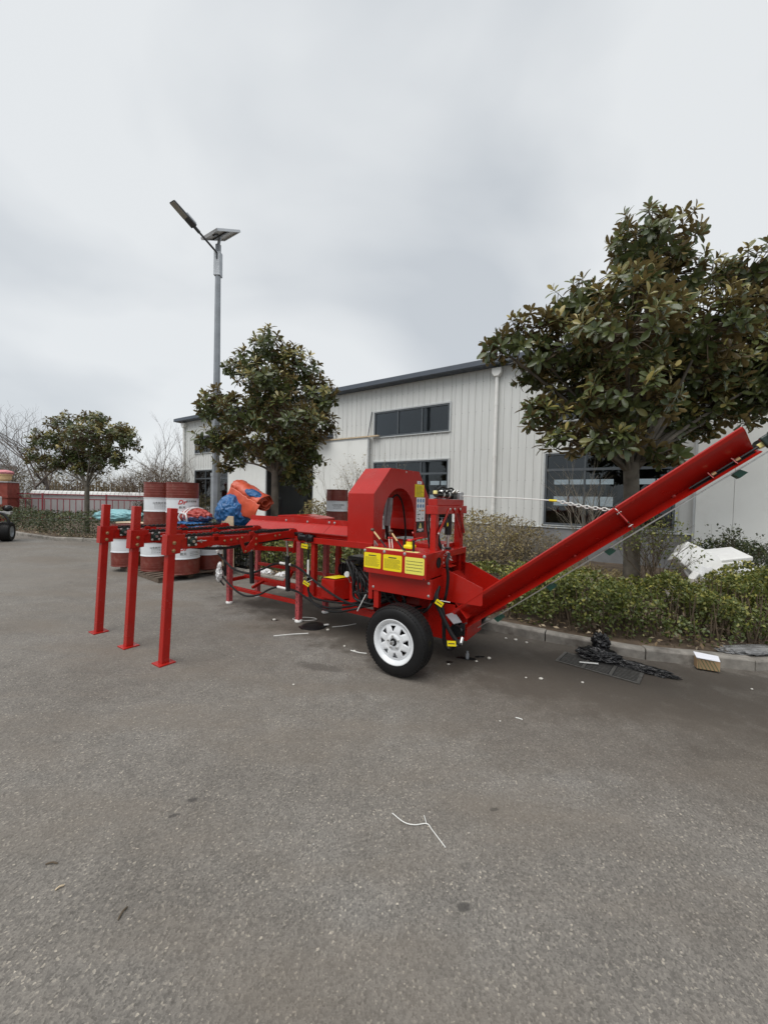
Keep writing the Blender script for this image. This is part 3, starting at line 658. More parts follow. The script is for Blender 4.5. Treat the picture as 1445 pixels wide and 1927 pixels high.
# ---- saw hood: octagonal box with an arched opening
HX0, HX1 = .784, 1.163
outer = [(0, 1.10), (0, 1.70), (.345, 2.022), (1.075, 2.03), (1.38, 1.69), (1.38, 1.10)]
arch = [(.185, 1.10), (.185, 1.24)] + [(.575 - .39 * math.cos(math.pi * i / 14), 1.39 + .395 * math.sin(math.pi * i / 14)) for i in range(0, 15)] + [(.965, 1.24), (.965, 1.10)]
def hood_face(x, dx, name):
    # outer outline and opening share a base line: one polygon
    poly = outer + arch[::-1]
    bm = bmesh.new(); vv = [bm.verts.new((x, y, z)) for y, z in poly]; es = [bm.edges.new((vv[i], vv[(i + 1) % len(vv)])) for i in range(len(vv))]
    bmesh.ops.triangle_fill(bm, edges=es, use_beauty=True)
    r = bmesh.ops.extrude_face_region(bm, geom=bm.faces[:]); bmesh.ops.translate(bm, verts=[g for g in r['geom'] if isinstance(g, bmesh.types.BMVert)], vec=(dx, 0, 0))
    bmesh.ops.recalc_face_normals(bm, faces=bm.faces); me = bpy.data.meshes.new(name); bm.to_mesh(me); bm.free(); me.materials.append(MATS[RP]); return link(name, me, mc)
hf = hood_face(HX1 - .005, .005, 'hood_front'); hb = hood_face(HX0, .005, 'hood_back')
sh = MB(); t = .005
for (y0, z0), (y1, z1) in zip(outer, outer[1:]):
    d = Vector((0, y1 - y0, z1 - z0)).normalized(); nn = Vector((0, d.z, -d.y)) * t
    sh.hexa([(HX0, y0, z0), (HX1, y0, z0), (HX1, y0 + nn.y, z0 + nn.z), (HX0, y0 + nn.y, z0 + nn.z), (HX0, y1, z1), (HX1, y1, z1), (HX1, y1 + nn.y, z1 + nn.z), (HX0, y1 + nn.y, z1 + nn.z)])
sh.build('hood_shell', RP, mc, bevel=.003)
il = MB(); ar = arch[1:-1]
for (y0, z0), (y1, z1) in zip(ar, ar[1:]):
    il.add([(HX0 + .006, y0, z0), (HX1 - .006, y0, z0), (HX1 - .006, y1, z1), (HX0 + .006, y1, z1)], [(0, 1, 2, 3)], True)
il.build('arch_rim', RP, hf)
MB().box(HX0 + .02, HX0 + .34, .20, .96, 1.085, 1.10).build('hood_floor', RP, mc)
bolts([(HX1, .72, 2.0), (HX1, .04, 1.14)], (1, 0, 0), hf, .010)
# saw cylinder wrapped in clear film, saw plate behind
cylo = MB().tube([(1.0, .60, 1.66), (.99, .58, 1.50), (.98, .56, 1.30)], [.040, .052, .044], 14).build('saw_cylinder', 'clear_wrap', mc)
MB().tube([(.98, .56, 1.31), (.985, .58, 1.2), (1.0, .60, 1.10)], [.028, .026, .03], 12).build('cylinder_rod', 'black_paint', cylo)
MB().box(HX0 + .12, HX0 + .16, .26, .36, 1.10, 1.60).build('saw_guide', RP, mc, bevel=.004)
MB().box(HX0 + .10, HX0 + .22, .22, .5, 1.10, 1.26).build('saw_housing', RP, mc, bevel=.006)
hose([(1.0, .62, 1.64), (1.05, .70, 1.70), (1.08, .80, 1.55), (1.1, .85, 1.2), (1.12, .80, 1.10)], .012)
# stickers on the hood front
def sticker(name, mat, y0, y1, z0, z1, x=HX1 + .002, parent=hf):
    return MB().box(x, x + .0012, y0, y1, z0, z1).build(name, mat, parent)
sx = HX1 + .0035
st = sticker('warning_label', 'sticker_white', 1.02, 1.15, 1.86, 1.902); MB().box(sx, sx + .001, 1.075, 1.095, 1.872, 1.89).build('print', 'print_blue', st)
st = sticker('warning_label', 'sticker_yellow', .962, 1.225, 1.682, 1.855)
pr = MB()
for i in range(9): pr.box(sx, sx + .001, .985, 1.205 - (.03 * ((i * 7) % 3)), 1.695 + i * .017, 1.699 + i * .017)
pr.build('print', 'print_black', st)
st = sticker('warning_label', 'sticker_white', 1.01, 1.265, 1.515, 1.678, HX1 + .0025); pr = MB()
for yy in (1.055, 1.135, 1.215):
    for zz in (1.635, 1.56): pr.lathe([(.014, 0), (.026, 0), (.026, .001), (.014, .001)], (sx, yy, zz), (1, 0, 0), 16)
    for zz in (1.635, 1.56): pr.box(sx, sx + .001, yy - .01, yy + .006, zz - .012, zz + .016)
pr.build('print', 'print_blue', st)
st = sticker('warning_label', 'sticker_white', 1.01, 1.268, 1.348, 1.513, HX1 + .0025)
MB().box(sx, sx + .001, 1.15, 1.245, 1.488, 1.502).build('print', 'print_orange', st); pr = MB()
pr.box(sx, sx + .001, 1.09, 1.14, 1.489, 1.501); pr.box(sx, sx + .001, 1.04, 1.13, 1.44, 1.452); pr.box(sx, sx + .001, 1.04, 1.085, 1.385, 1.395)
for yy, zz, q in ((1.05, 1.47, .022), (1.10, 1.372, .026), (1.20, 1.375, .036), (1.06, 1.415, .02), (1.2, 1.44, .02)): pr.prism([(-q * .5, 0), (q * .5, 0), (0, q)], lambda p, r_, t: (t, yy + p, zz + r_), sx, sx + .001)
pr.build('print', 'print_black', st)
st = sticker('warning_label', 'sticker_black', 1.03, 1.255, 1.195, 1.343)
MB().prism([(-.045, 0), (.045, 0), (0, .075)], lambda p, r_, t: (t, 1.14 + p, 1.255 + r_), sx, sx + .001).build('print', 'sticker_cream', st)
MB().prism([(-.008, 0), (.008, 0), (.004, .03), (-.004, .03)], lambda p, r_, t: (t, 1.14 + p, 1.272 + r_), sx + .0012, sx + .002).build('print', 'print_black', st)
pr = MB(); pr.box(sx, sx + .001, 1.06, 1.22, 1.235, 1.244); pr.box(sx, sx + .001, 1.05, 1.23, 1.221, 1.230); pr.box(sx, sx + .001, 1.10, 1.18, 1.207, 1.216); pr.build('print', 'sticker_white', st)
# ---- control box
BX0, BX1, BYF = 1.36, 2.07, -.45
cb = MB().box(BX0, BX1, BYF, -.03, .893, 1.138).build('control_box', RP, mc, bevel=.005)
MB().box(1.405, 2.085, -.365, -.355, .70, .892).build('skirt_panel', RP, mc, bevel=.002)
MB().prism([(-.36, .70), (-.36, .892), (-.028, .892), (-.028, 1.137), (.0, 1.137), (.0, .66)], lambda y, z, t: (t, y, z), 2.086, 2.092).build('end_plate', RP, mc, bevel=.002)
MB().lathe([(.001, 0), (.047, 0), (.047, .003), (.05, .003), (.05, 0)], (2.0715, -.185, 1.03), (1, 0, 0), 24).build('cable_opening', 'drain_dark', cb)
MB().lathe([(.047, 0), (.052, 0), (.052, .004), (.047, .004)], (2.0716, -.185, 1.03), (1, 0, 0), 24, True).build('opening_ring', 'black_rubber', cb)
bolts([(x, BYF, z) for x, z in ((1.375, 1.115), (1.61, 1.122), (1.84, 1.122), (2.05, 1.115))], (0, -1, 0), cb, .012)
bolts([(x, BYF, z) for x, z in ((1.38, .905), (2.05, .905))], (0, -1, 0), cb, .006, 'black_paint')
bolts([(2.06, -.365, .855), (2.06, -.365, .735), (1.43, -.365, .735)], (0, -1, 0), mc, .010)
bolts([(2.092, -.04, .95), (2.092, -.04, .74)], (1, 0, 0), mc, .010)
def front_label(name, mat, x0, x1, z0, z1, lines, head):
    r_ = .012; pts = []
    for cx_, cz_, a0 in ((x1 - r_, z1 - r_, 0), (x0 + r_, z1 - r_, 90), (x0 + r_, z0 + r_, 180), (x1 - r_, z0 + r_, 270)):
        for k in range(4): a = R(a0 + 30 * k); pts.append((cx_ + r_ * math.cos(a), cz_ + r_ * math.sin(a)))
    o = MB().prism(pts, lambda p, q, t: (p, t, q), BYF - .002, BYF - .0008).build(name, mat, cb)
    rd = random.Random(len(lines) + int(x0 * 100)); pr = MB()
    if head: pr.box((x0 + x1) / 2 - .045, (x0 + x1) / 2 + .045, BYF - .0034, BYF - .0024, z1 - .032, z1 - .022)
    for z, h in lines:
        x = x0 + .014; end = x1 - .016 - rd.choice((0, 0, .01, .03))
        while x < end:
            l = rd.uniform(.008, .024); pr.box(x, min(x + l, end), BYF - .0034, BYF - .0024, z - h / 2, z + h / 2); x += l + .004
    pr.build('print', 'print_black', o); return o
front_label('instruction_label', 'sticker_yellow', 1.368, 1.572, .945, 1.098, [(1.052 - .0105 * i, .0026) for i in range(9)], True)
front_label('instruction_label', 'sticker_yellow', 1.600, 1.812, .940, 1.097, [(1.052 - .0105 * i, .0026) for i in range(9)], True)
front_label('instruction_label', 'sticker_pale', 1.846, 2.052, .938, 1.096, [(1.058 - .029 * i, .0050) for i in range(4)], False)
MB().box(1.375, 1.80, -.435, -.335, 1.1385, 1.1398).build('top_label', 'sticker_cream', cb)
MB().box(1.83, 1.96, -.43, -.36, 1.1385, 1.1398).build('top_label', 'sticker_cream', cb)
for (x, y, z), (x2, y2, z2) in (((1.324, -.25, 1.309), (1.504, -.25, 1.137)), ((1.552, -.25, 1.306), (1.702, -.25, 1.137))):
    lv = MB().cyl((x, y, z), (x2, y2, z2), .0075, 8, .009).build('lever', 'black_paint', cb)
    MB().cyl((x + (x2 - x) * .12, y, z + (z2 - z) * .12), (x + (x2 - x) * .55, y, z + (z2 - z) * .55), .0098, 8).build('lever_sleeve', 'tan_paint', lv)
    MB().sphere((x, y, z), .021, 8, (1.1, 1.1, .85)).build('knob', 'lever_knob', lv)
for x in (1.534, 1.567):
    lv = MB().cyl((x, -.25, 1.232), (x + .014, -.25, 1.138), .006, 8).build('lever', 'white_plastic', cb); MB().sphere((x, -.25, 1.238), .012, 6).build('knob', 'print_red', lv)
es = MB().box(1.79, 1.885, -.40, -.30, 1.165, 1.20).build('emergency_stop', 'sticker_yellow', cb, bevel=.012)
MB().lathe([(.038, 0), (.034, .03), (.0001, .032)], (1.837, -.35, 1.20), (0, 0, 1), 16).build('collar', 'sticker_yellow', es)
MB().lathe([(.026, 0), (.03, .012), (.024, .022), (.0001, .024)], (1.837, -.35, 1.232), (0, 0, 1), 16).build('push_button', 'print_red', es)
for x in (1.785, 1.89): MB().bar((x, -.37, 1.138), (x, -.37, 1.25), .022, .016).build('guard_post', 'black_paint', cb, bevel=.003)
for x, z in ((1.325, 1.17), (1.345, 1.15)): MB().cyl((x, -.15, z - .05), (x - .02, -.17, z + .01), .007, 8).build('valve_fitting', 'zinc', mc)
MB().sphere((1.33, -.2, 1.075), .035, 8, (.8, .8, 1.3)).build('valve_knob', 'black_paint', mc)
MB().cyl((1.30, -.17, 1.09), (1.30, -.17, 1.19), .006, 8).build('valve_fitting', 'zinc', mc)
# box supports and dark underbody
rb('box_post', (1.385, -.33, .60), (1.385, -.33, .892), .05, .05); rb('box_post', (1.46, -.33, .52), (1.46, -.33, .70), .06, .05); rb('box_post', (2.05, -.02, .3), (2.05, -.02, .89), .05, .05)
MB().box(1.2, 2.08, .50, .51, .30, 1.06).build('body_panel', RP, mc); MB().box(1.2, 1.21, -.02, .49, .30, 1.05).build('body_panel', RP, mc)
MB().box(1.22, 2.06, 0, .49, .62, .66).build('body_deck', 'black_paint', mc); MB().box(1.165, 2.08, .0, .52, 1.06, 1.125).build('bed_plate', RP, mc, bevel=.003)
MB().box(1.45, 2.02, -.25, -.05, .72, .86).build('valve_bank', 'black_paint', mc, bevel=.01)
for x in (1.5, 1.6, 1.7): MB().cyl((x, -.26, .735), (x, -.30, .72), .018, 10).build('hose_fitting', 'zinc', mc)
for k, (x0_, x1_) in enumerate(((1.5, 1.9), (1.6, 2.0), (1.7, 1.55))): hose([(x0_, -.28, .72), (x0_ + .05, -.26, .60), ((x0_ + x1_) / 2, -.15, .50), (x1_, .1, .55)], .014)
# ---- axle, wheels
rb('axle', (1.845, -.42, .328), (1.845, .95, .328), .06, .06); rb('axle_bracket', (1.845, 0, .36), (1.845, 0, .64), .12, .05); rb('axle_bracket', (1.845, .5, .36), (1.845, .5, .64), .12, .05)
rb('chassis_rail', (.75, .0, .32), (2.15, .0, .32), .06, .08); rb('chassis_rail', (.75, .5, .32), (2.15, .5, .32), .06, .08)
def wheel(y, sgn):
    cx_, cz_, Rr, wd = 1.845, .326, .326, .19; o = Vector((cx_, y, cz_)); ax_ = (0, -sgn, 0); h = wd / 2
    prof = [(.198, -.085), (.205, -.098), (.245, -.106), (.29, -.104), (.318, -.095), (.335, -.082), (.342, -.070), (.345, -.03), (.345, .03), (.342, .070), (.335, .082), (.318, .095), (.29, .104), (.245, .106), (.205, .098), (.198, .085)]
    prof = [(r_ if r_ < .213 else .213 + (r_ - .213) * .856, h_ * (.93 if h_ < 0 else 1)) for r_, h_ in prof]
    ty = MB().lathe(prof, o, ax_, 72)
    # flatten the contact patch a touch
    ty.v = [(a, b_, max(c_, .004)) for a, b_, c_ in ty.v]
    root = ty.build('wheel', 'tyre_rubber', mc)
    tb = MB()
    for i in range(64):      # tread blocks in five ribs and shoulder lugs
        a = 2 * math.pi * i / 64
        for k, (c0, c1, sk) in enumerate(((-.094, -.066, 0), (-.058, -.026, .03), (-.018, .018, -.02), (.026, .058, .03), (.066, .094, 0))):
            a0 = a + sk + (.04 if k % 2 else 0); a1 = a0 + (.062 if k in (0, 4) else .078); r0 = .309 if k in (0, 4) else .321; r1 = .3295 if k in (1, 2, 3) else .3255
            pts = []
            for rr_ in (r0, r1):
                for aa, cc in ((a0, c0), (a1, c0 + sk * .25), (a1, c1 + sk * .25), (a0, c1)):
                    rq = rr_ - (.012 if (k == 0 and cc < -.08) or (k == 4 and cc > .08) else 0)
                    pts.append((cx_ + rq * math.cos(aa), y + cc, max(.0, cz_ + rq * math.sin(aa))))
            tb.hexa(pts)
    tb.build('tread', 'tyre_rubber', root, kind='stuff')
    rim = MB().lathe([(.150, .03), (.180, .045), (.186, .080), (.200, .092), (.210, .100), (.212, .107), (.205, .108), (.196, .102), (.184, .096), (.178, .084), (.172, .076), (.15, .072)], o, ax_, 64).build('rim', 'white_rim', root)
    MB().lathe([(.19, -.095), (.17, -.07), (.165, .01)], o, ax_, 48).build('rim_barrel', 'white_rim', root)
    # disc with eight triangular hand holes, apex towards the hub
    bm = bmesh.new(); r_list = [(.174, .076), (.162, .077), (.151, .083), (.136, .088), (.118, .092), (.100, .094), (.088, .092), (.076, .087), (.066, .094), (.052, .098), (.034, .098)]
    def ha(r_): return max(.006, (r_ - .098) / .053 * .029) / r_ if r_ < .1515 else .029 / .151
    rings = []
    for r_, hh in r_list:
        row = []
        for k in range(8):
            c_ = R(90 + 45 * k + 6); q = ha(r_); g = math.pi / 8
            for off in (-g, -(g + q) / 2, -q, q, (g + q) / 2): row.append(bm.verts.new((r_ * math.cos(c_ + off), r_ * math.sin(c_ + off), hh)))
        rings.append(row)
    n = 40
    for k in range(len(rings) - 1):
        for i in range(n):
            if i % 5 == 2 and 2 <= k <= 4: continue
            bm.faces.new((rings[k][i], rings[k][(i + 1) % n], rings[k + 1][(i + 1) % n], rings[k + 1][i]))
    bmesh.ops.recalc_face_normals(bm, faces=bm.faces); me = bpy.data.meshes.new('disc'); bm.to_mesh(me); bm.free()
    for p in me.polygons: p.use_smooth = True
    me.transform(Matrix(((1, 0, 0, cx_), (0, 0, -sgn, y), (0, 1, 0, cz_), (0, 0, 0, 1)))); me.materials.append(MATS['white_rim'])
    dob = link('disc', me, root); sd_ = dob.modifiers.new('solid', 'SOLIDIFY'); sd_.thickness = .005
    MB().lathe([(.16, -.06), (.001, -.06)], o, ax_, 24).build('brake_plate', 'drain_dark', root)
    hb_ = MB().lathe([(.034, .03), (.034, .100), (.030, .106), (.026, .106)], o, ax_, 24).build('hub', 'drain_dark', root)
    MB().lathe([(.019, .03), (.019, .132), (.015, .140), (.001, .140)], o, ax_, 16).build('spindle', 'steel', root)
    for k in range(5):
        a = R(90 + 72 * k + 8); p = o + Vector((.057 * math.cos(a), -sgn * .097, .057 * math.sin(a)))
        MB().lathe([(.011, 0), (.011, .008), (.008, .016), (.0001, .018)], p, ax_, 6).build('lug_nut', 'zinc', root)
    return root
wheel(-.525, 1); wheel(1.08, -1)
# ---- tank, pump, engine between frame and wheel
tk = MB().hexa([(.44, -.06, .40), (.645, -.06, .40), (.80, .22, .40), (.58, .22, .40), (.44, -.06, .635), (.645, -.06, .645), (.80, .22, .66), (.58, .22, .65)]).build('battery_box', RP, mc, bevel=.005)
MB().hexa([(.455, -.04, .655), (.64, -.04, .657), (.73, .14, .668), (.55, .14, .664), (.455, -.04, .657), (.64, -.04, .659), (.73, .14, .670), (.55, .14, .666)]).build('top_label', 'sticker_yellow', tk)
MB().box(.75, 1.19, .10, .46, .36, .62).build('oil_tank', RP, mc, bevel=.012); MB().box(.05, .9, -.02, .50, .36, .385).build('tray', RP, mc, bevel=.003); MB().box(.05, .44, .02, .04, .385, .50).build('tray_side', RP, mc)
eng = MB().lathe([(.001, 0), (.06, 0), (.085, .02), (.085, .08), (.075, .09), (.075, .36), (.085, .37), (.085, .45), (.05, .47), (.001, .47)], (.42, .34, .71), (1, 0, 0), 22).build('engine', 'black_gloss', mc)
MB().box(.62, .90, .22, .46, .80, .91).build('air_filter', 'black_paint', eng, bevel=.02); MB().box(.55, .98, .26, .48, .62, .80).build('crankcase', 'black_paint', eng, bevel=.02)
for x in (.5, .54, .58, .62): MB().box(x, x + .012, .25, .43, .64, .80).build('fin', 'black_paint', eng)
MB().tube(smoothpath([(.46, .28, .80), (.5, .24, .86), (.62, .22, .84), (.75, .2, .86)], 5), .01, 8).build('pipe', 'black_gloss', eng)
ga = MB().lathe([(.001, 0), (.034, 0), (.036, .01), (.032, .024), (.001, .024)], (.80, 0, .73), (.3, -1, 0), 20).build('pressure_gauge', 'white_plastic', mc); MB().cyl((.80, .01, .70), (.80, .06, .62), .008, 8).build('stem', 'zinc', ga)
for x, z in ((.86, .56), (.88, .50), (.93, .53), (.97, .47)): MB().cyl((x, .06, z), (x + .01, .10, z + .02), .016, 8).build('fitting', 'zinc', mc)
# ---- hydraulic hoses
hose([(-1.593, -.12, .76), (-1.407, -.12, .659), (-1.215, -.12, .57), (-.877, -.12, .55), (-.606, -.12, .635), (-.393, -.12, .725), (-.208, -.12, .766), (-.02, -.12, .766), (.143, -.12, .724), (.365, -.12, .618), (.628, -.12, .506), (.834, -.12, .444), (.991, -.12, .426), (1.179, -.12, .434), (1.4, .1, .5)], .0145)
hose([(-1.494, -.12, .425), (-1.336, -.12, .342), (-1.247, -.12, .30), (-1.085, -.12, .238), (-.893, -.12, .222), (-.643, -.12, .283), (-.459, -.12, .377), (-.282, -.12, .439), (-.1, -.12, .444), (.094, -.12, .432), (.282, -.12, .367), (.461, -.12, .324), (.674, -.12, .322), (.876, -.12, .375), (1.014, -.12, .418), (1.25, 0, .5)], .0135)
hose([(.255, -.08, .72), (.259, -.1, .493), (.297, -.1, .432), (.37, -.1, .39), (.545, -.1, .386), (.738, -.1, .398), (.937, -.1, .419), (1.163, -.1, .493), (1.35, .05, .52)], .013)
hose([(.247, -.09, .98), (.25, -.10, .85), (.252, -.1, .6), (.28, -.11, .45), (.34, -.12, .36), (.52, -.14, .30), (.75, -.15, .30), (1.0, -.14, .37), (1.25, -.05, .46)], .0125)
_hr = random.Random(9)
for j in range(11):
    o_ = .014 * j; jt = lambda s_=.03: _hr.uniform(-s_, s_)
    hose([(.80 + jt(.06), .05 + .02 * j, .90 - .015 * j + jt()), (.92 + jt(.05), -.12 + .02 * j, .89 - o_ * .8 + jt()), (.985 + o_ * .4 + jt(), -.15 + .015 * j, .83 - o_ * .7 + jt()), (1.0 + o_ * 1.1 + jt(), -.17 + .015 * j, .72 - o_ * .4 + jt()), (1.02 + o_ * 1.3 + jt(), -.17 + .012 * j, .62 - o_ * .3 + jt()), (1.07 + o_ * 1.2 + jt(), -.17 + .012 * j, .53 + jt(.05)), (1.16 + o_ * .5 + jt(), -.16 + .012 * j, .49 + jt(.06)), (1.28 + jt(), -.10 + .01 * j, .52 + jt(.07)), (1.42, .05, .55 + .012 * j)], .0145 if j % 3 else .0165)
hose([(1.041, -.2, .584), (1.159, -.2, .596), (1.267, -.2, .618), (1.40, -.2, .66)], .007)
MB().tube([(1.25, -.24, .60), (1.16, -.27, .41)], .005, 6).build('cable_tie', 'cable_white', mc)
MB().cyl((-.23, -.125, .768), (-.03, -.125, .768), .017, 10).build('hose_sleeve', 'white_plastic', mc); MB().cyl((-.27, -.125, .444), (-.09, -.125, .444), .017, 10).build('hose_sleeve', 'white_plastic', mc)
MB().cyl((.26, -.11, .86), (.262, -.11, .64), .013, 10).build('hose_sleeve', 'white_plastic', mc); MB().tube([(-1.60, -.12, .77), (-1.63, -.12, .80), (-1.55, -.11, .83)], .018, 8).build('elbow_fitting', 'white_plastic', mc)
for q_, (zz_, s_) in enumerate(((.45, .046), (.57, .030))): wrinkled('foil_wrap', 'foil', (-1.535 + .012 * q_, -.14, zz_), (s_, s_ * .7, s_ * 1.7), 40 + q_, 1.0, 1.9, 4, parent=mc)
hose([(-1.53, -.14, .42), (-1.50, -.14, .36), (-1.44, -.12, .30)], .012)
# yellow tags on the hoses
def yellow_tag(p, ang_x, ang_y, w=.075, h=.045):
    o = MB().box(-w / 2, w / 2, -.001, .001, -h / 2, h / 2).build('hose_tag', 'sticker_yellow', mc); o.location = p; o.rotation_euler = (ang_x, ang_y, .25)
    MB().box(-w * .38, w * .38, -.0022, -.0012, -.004, .004).build('print', 'print_black', o)
yellow_tag((.25, -.17, 1.035), .1, .12, .09, .055); yellow_tag((.29, -.17, .575), .1, .45, .09, .05); yellow_tag((2.156, -.33, .677), .1, .5, .075, .05); yellow_tag((2.29, -.33, .325), 0, -.1, .08, .05)
for p, q in (((.29, -.17, .59), (.40, -.18, .64)), ((2.16, -.32, .70), (2.26, -.32, .70))): MB().tube([p, q], .003, 5).build('cable_tie', 'cable_white', mc)
# ---- hose bundle by the conveyor tail
hose([(2.07, -.22, .80), (2.095, -.3, .712), (2.153, -.3, .596), (2.249, -.3, .439), (2.331, -.3, .342), (2.373, -.3, .322)], .020)
hose([(2.09, -.2, .80), (2.107, -.28, .71), (2.171, -.28, .604), (2.187, -.28, .446), (2.196, -.28, .321), (2.23, -.28, .258), (2.273, -.28, .258), (2.309, -.28, .301)], .018)
hose([(2.15, -.12, 1.12), (2.166, -.2, 1.037), (2.18, -.2, .911), (2.173, -.2, .782), (2.159, -.2, .702), (2.12, -.15, .62)], .015)
hose([(2.08, -.25, .72), (2.05, -.32, .62), (1.98, -.3, .55), (1.9, -.2, .54)], .011)
MB().cyl((2.30, -.28, .29), (2.345, -.24, .33), .016, 10).build('hose_fitting', 'zinc', mc); MB().cyl((2.365, -.3, .325), (2.36, -.25, .37), .016, 10).build('hose_fitting', 'zinc', mc)
tm = MB().lathe([(.001, 0), (.06, 0), (.065, .02), (.05, .03), (.05, .12), (.001, .12)], (2.27, -.20, .40), (0, 1, 0), 18).build('tail_motor', 'black_gloss', mc); MB().box(2.22, 2.33, -.12, -.105, .34, .46).build('motor_flange', 'black_paint', tm)
MB().hexa([(2.17, -.20, .535), (2.26, -.22, .47), (2.30, -.12, .47), (2.2, -.06, .535), (2.17, -.20, .54), (2.26, -.22, .475), (2.30, -.12, .475), (2.2, -.06, .54)]).build('guard_plate', 'grey_plate', mc)
# ---- splitter gantry
GX = 2.0
rb('gantry_post', (GX, -.15, 1.05), (GX, -.15, 1.51), .06, .07); MB().box(GX - .04, GX + .035, .44, .53, .80, 1.51).build('gantry_post', RP, mc, bevel=.004)
gb = MB().box(GX - .08, GX + .05, -.19, .58, 1.50, 1.585).build('gantry_beam', RP, mc, bevel=.004); MB().box(GX - .07, GX + .03, -.17, .53, 1.586, 1.652).build('gantry_beam', RP, mc, bevel=.004)
for p, q in (((GX + .055, .08, 1.55), (GX + .045, -.16, 1.30)), ((GX + .055, .20, 1.55), (GX + .045, .44, 1.24)), ((GX + .06, .35, 1.55), (GX + .05, .52, 1.28))): MB().bar(p, q, .03, .012, (1, 0, 0)).build('brace', RP, mc, bevel=.002)
bolts([(GX + .062, .08, 1.55), (GX + .062, .20, 1.55), (GX + .064, .35, 1.55), (GX + .05, -.16, 1.31)], (1, 0, 0), mc, .012, 'zinc')
sc1 = MB().cyl((GX + .02, .14, 1.28), (GX + .02, .14, 1.50), .036, 16).build('splitter_cylinder', 'black_gloss', mc); MB().cyl((GX + .02, .14, 1.15), (GX + .02, .14, 1.28), .016, 12).build('rod', 'steel', sc1); MB().box(GX - .01, GX + .05, .11, .17, 1.07, 1.15).build('clevis', 'black_paint', sc1, bevel=.006)
MB().box(GX + .0, GX + .05, .02, .07, 1.36, 1.46).build('valve_body', 'black_paint', sc1, bevel=.008); MB().box(GX + .051, GX + .053, .035, .065, 1.375, 1.41).build('valve_tag', 'sticker_yellow', sc1)
MB().box(GX - .04, GX, -.1, .44, .95, 1.10).build('push_plate', RP, mc, bevel=.004); MB().box(1.6, 1.96, .10, .50, 1.126, 1.17).build('splitting_bed', RP, mc, bevel=.004)
hose([(2.0, .11, 1.38), (1.944, .1, 1.369), (1.923, .1, 1.283), (1.938, .1, 1.189), (1.983, .1, 1.12)], .019); hose([(1.98, .04, 1.45), (1.93, .0, 1.40), (1.90, -.02, 1.28), (1.92, -.02, 1.15)], .016)
hose([(1.90, .15, 1.67), (1.837, .1, 1.635), (1.783, .1, 1.56), (1.788, .1, 1.388), (1.811, .1, 1.247), (1.828, .1, 1.13)], .009); hose([(1.92, .16, 1.68), (1.865, .12, 1.641), (1.818, .12, 1.544), (1.804, .12, 1.389), (1.833, .12, 1.247), (1.875, .12, 1.12)], .009)
hose([(1.80, .14, 1.30), (1.82, .08, 1.2), (1.88, .02, 1.14)], .006)
for k, (a, b_) in enumerate((((1.55, .3, 1.17), (1.62, .1, 1.28)), ((1.62, .1, 1.20), (1.78, .05, 1.24)))): MB().cyl(a, b_, .01, 8).build('link_rod', RP, mc)
# valve block, motor and winch on top of the gantry
wi = MB().lathe([(.001, 0), (.03, 0), (.034, .03), (.034, .12), (.042, .13), (.042, .20), (.03, .21), (.03, .30), (.046, .31), (.046, .34), (.001, .34)], (GX - .02, -.10, 1.70), (0, 1, 0), 18).build('winch_motor', 'black_gloss', mc)
MB().box(GX - .06, GX + .03, .24, .34, 1.655, 1.75).build('winch_drum_frame', 'black_paint', wi, bevel=.004); MB().box(GX - .04, GX + .04, .40, .50, 1.655, 1.735).build('rope_guide', 'aluminium', wi, bevel=.004)
for y in (.02, .16): MB().lathe([(.035, 0), (.046, .004), (.046, .014), (.035, .018)], (GX - .02, y, 1.70), (0, 1, 0), 16).build('motor_band', 'zinc', wi)
for y in (-.02, .08, .22, .30): MB().cyl((GX + .02, y, 1.72), (GX + .05, y + .01, 1.75), .012, 8).build('hose_fitting', 'zinc' if y > .1 else 'black_paint', wi)
MB().box(GX - .04, GX + .0, -.125, -.095, 1.70, 1.735).build('tag_block', 'sticker_cream', wi, bevel=.006); MB().tube(smoothpath([(GX, -.1, 1.74), (GX, 0, 1.775), (GX, .12, 1.76), (GX, .26, 1.77), (GX, .33, 1.72)], 5), .010, 8).build('cable', 'black_rubber', wi)
# winch rope and white chain up to the conveyor
MB().tube([(GX + .04, .45, 1.695), (2.72, .30, 1.676), (3.02, .24, 1.66)], .0055, 6).build('winch_rope', 'cable_white', mc)
MB().cyl((2.98, .25, 1.662), (3.05, .235, 1.658), .010, 8).build('rope_sleeve', 'sticker_yellow', mc)
def torus_link(c, d, up, L_, w_, r_, parent, mat, name='chain_link'):
    d = Vector(d).normalized(); u = Vector(up); u = (u - d * u.dot(d)).normalized(); pts = []
    for k in range(13):
        a = 2 * math.pi * k / 12; pts.append(Vector(c) + d * (math.cos(a) * L_ / 2) + u * (math.sin(a) * w_ / 2))
    return MB().tube(pts, r_, 6, False).build(name, mat, parent)
c0, c1 = Vector((3.05, .235, 1.658)), Vector((3.56, .02, 1.585)); nl = 15
for k in range(nl):
    t_ = (k + .5) / nl; p = c0.lerp(c1, t_) - Vector((0, 0, .012 * math.sin(math.pi * t_))); torus_link(p, c1 - c0, (0, .3, 1) if k % 2 else (0, 1, -.3), .047, .026, .0042, mc, 'cable_white')
for k in range(9):
    torus_link((2.06 + .006 * math.sin(k * 1.3), -.07, 1.18 - .024 * k), (0, .1, 1), (1, 0, 0) if k % 2 else (0, 1, 0), .034, .02, .0035, mc, 'zinc')
for k in range(6):
    torus_link((2.085 + .012 * k, -.06, 1.13 - .022 * abs(k - 1.5)), (1, 0, -.5 if k > 1 else .5), (0, 1, 0) if k % 2 else (0, 0, 1), .034, .02, .0035, mc, 'zinc')
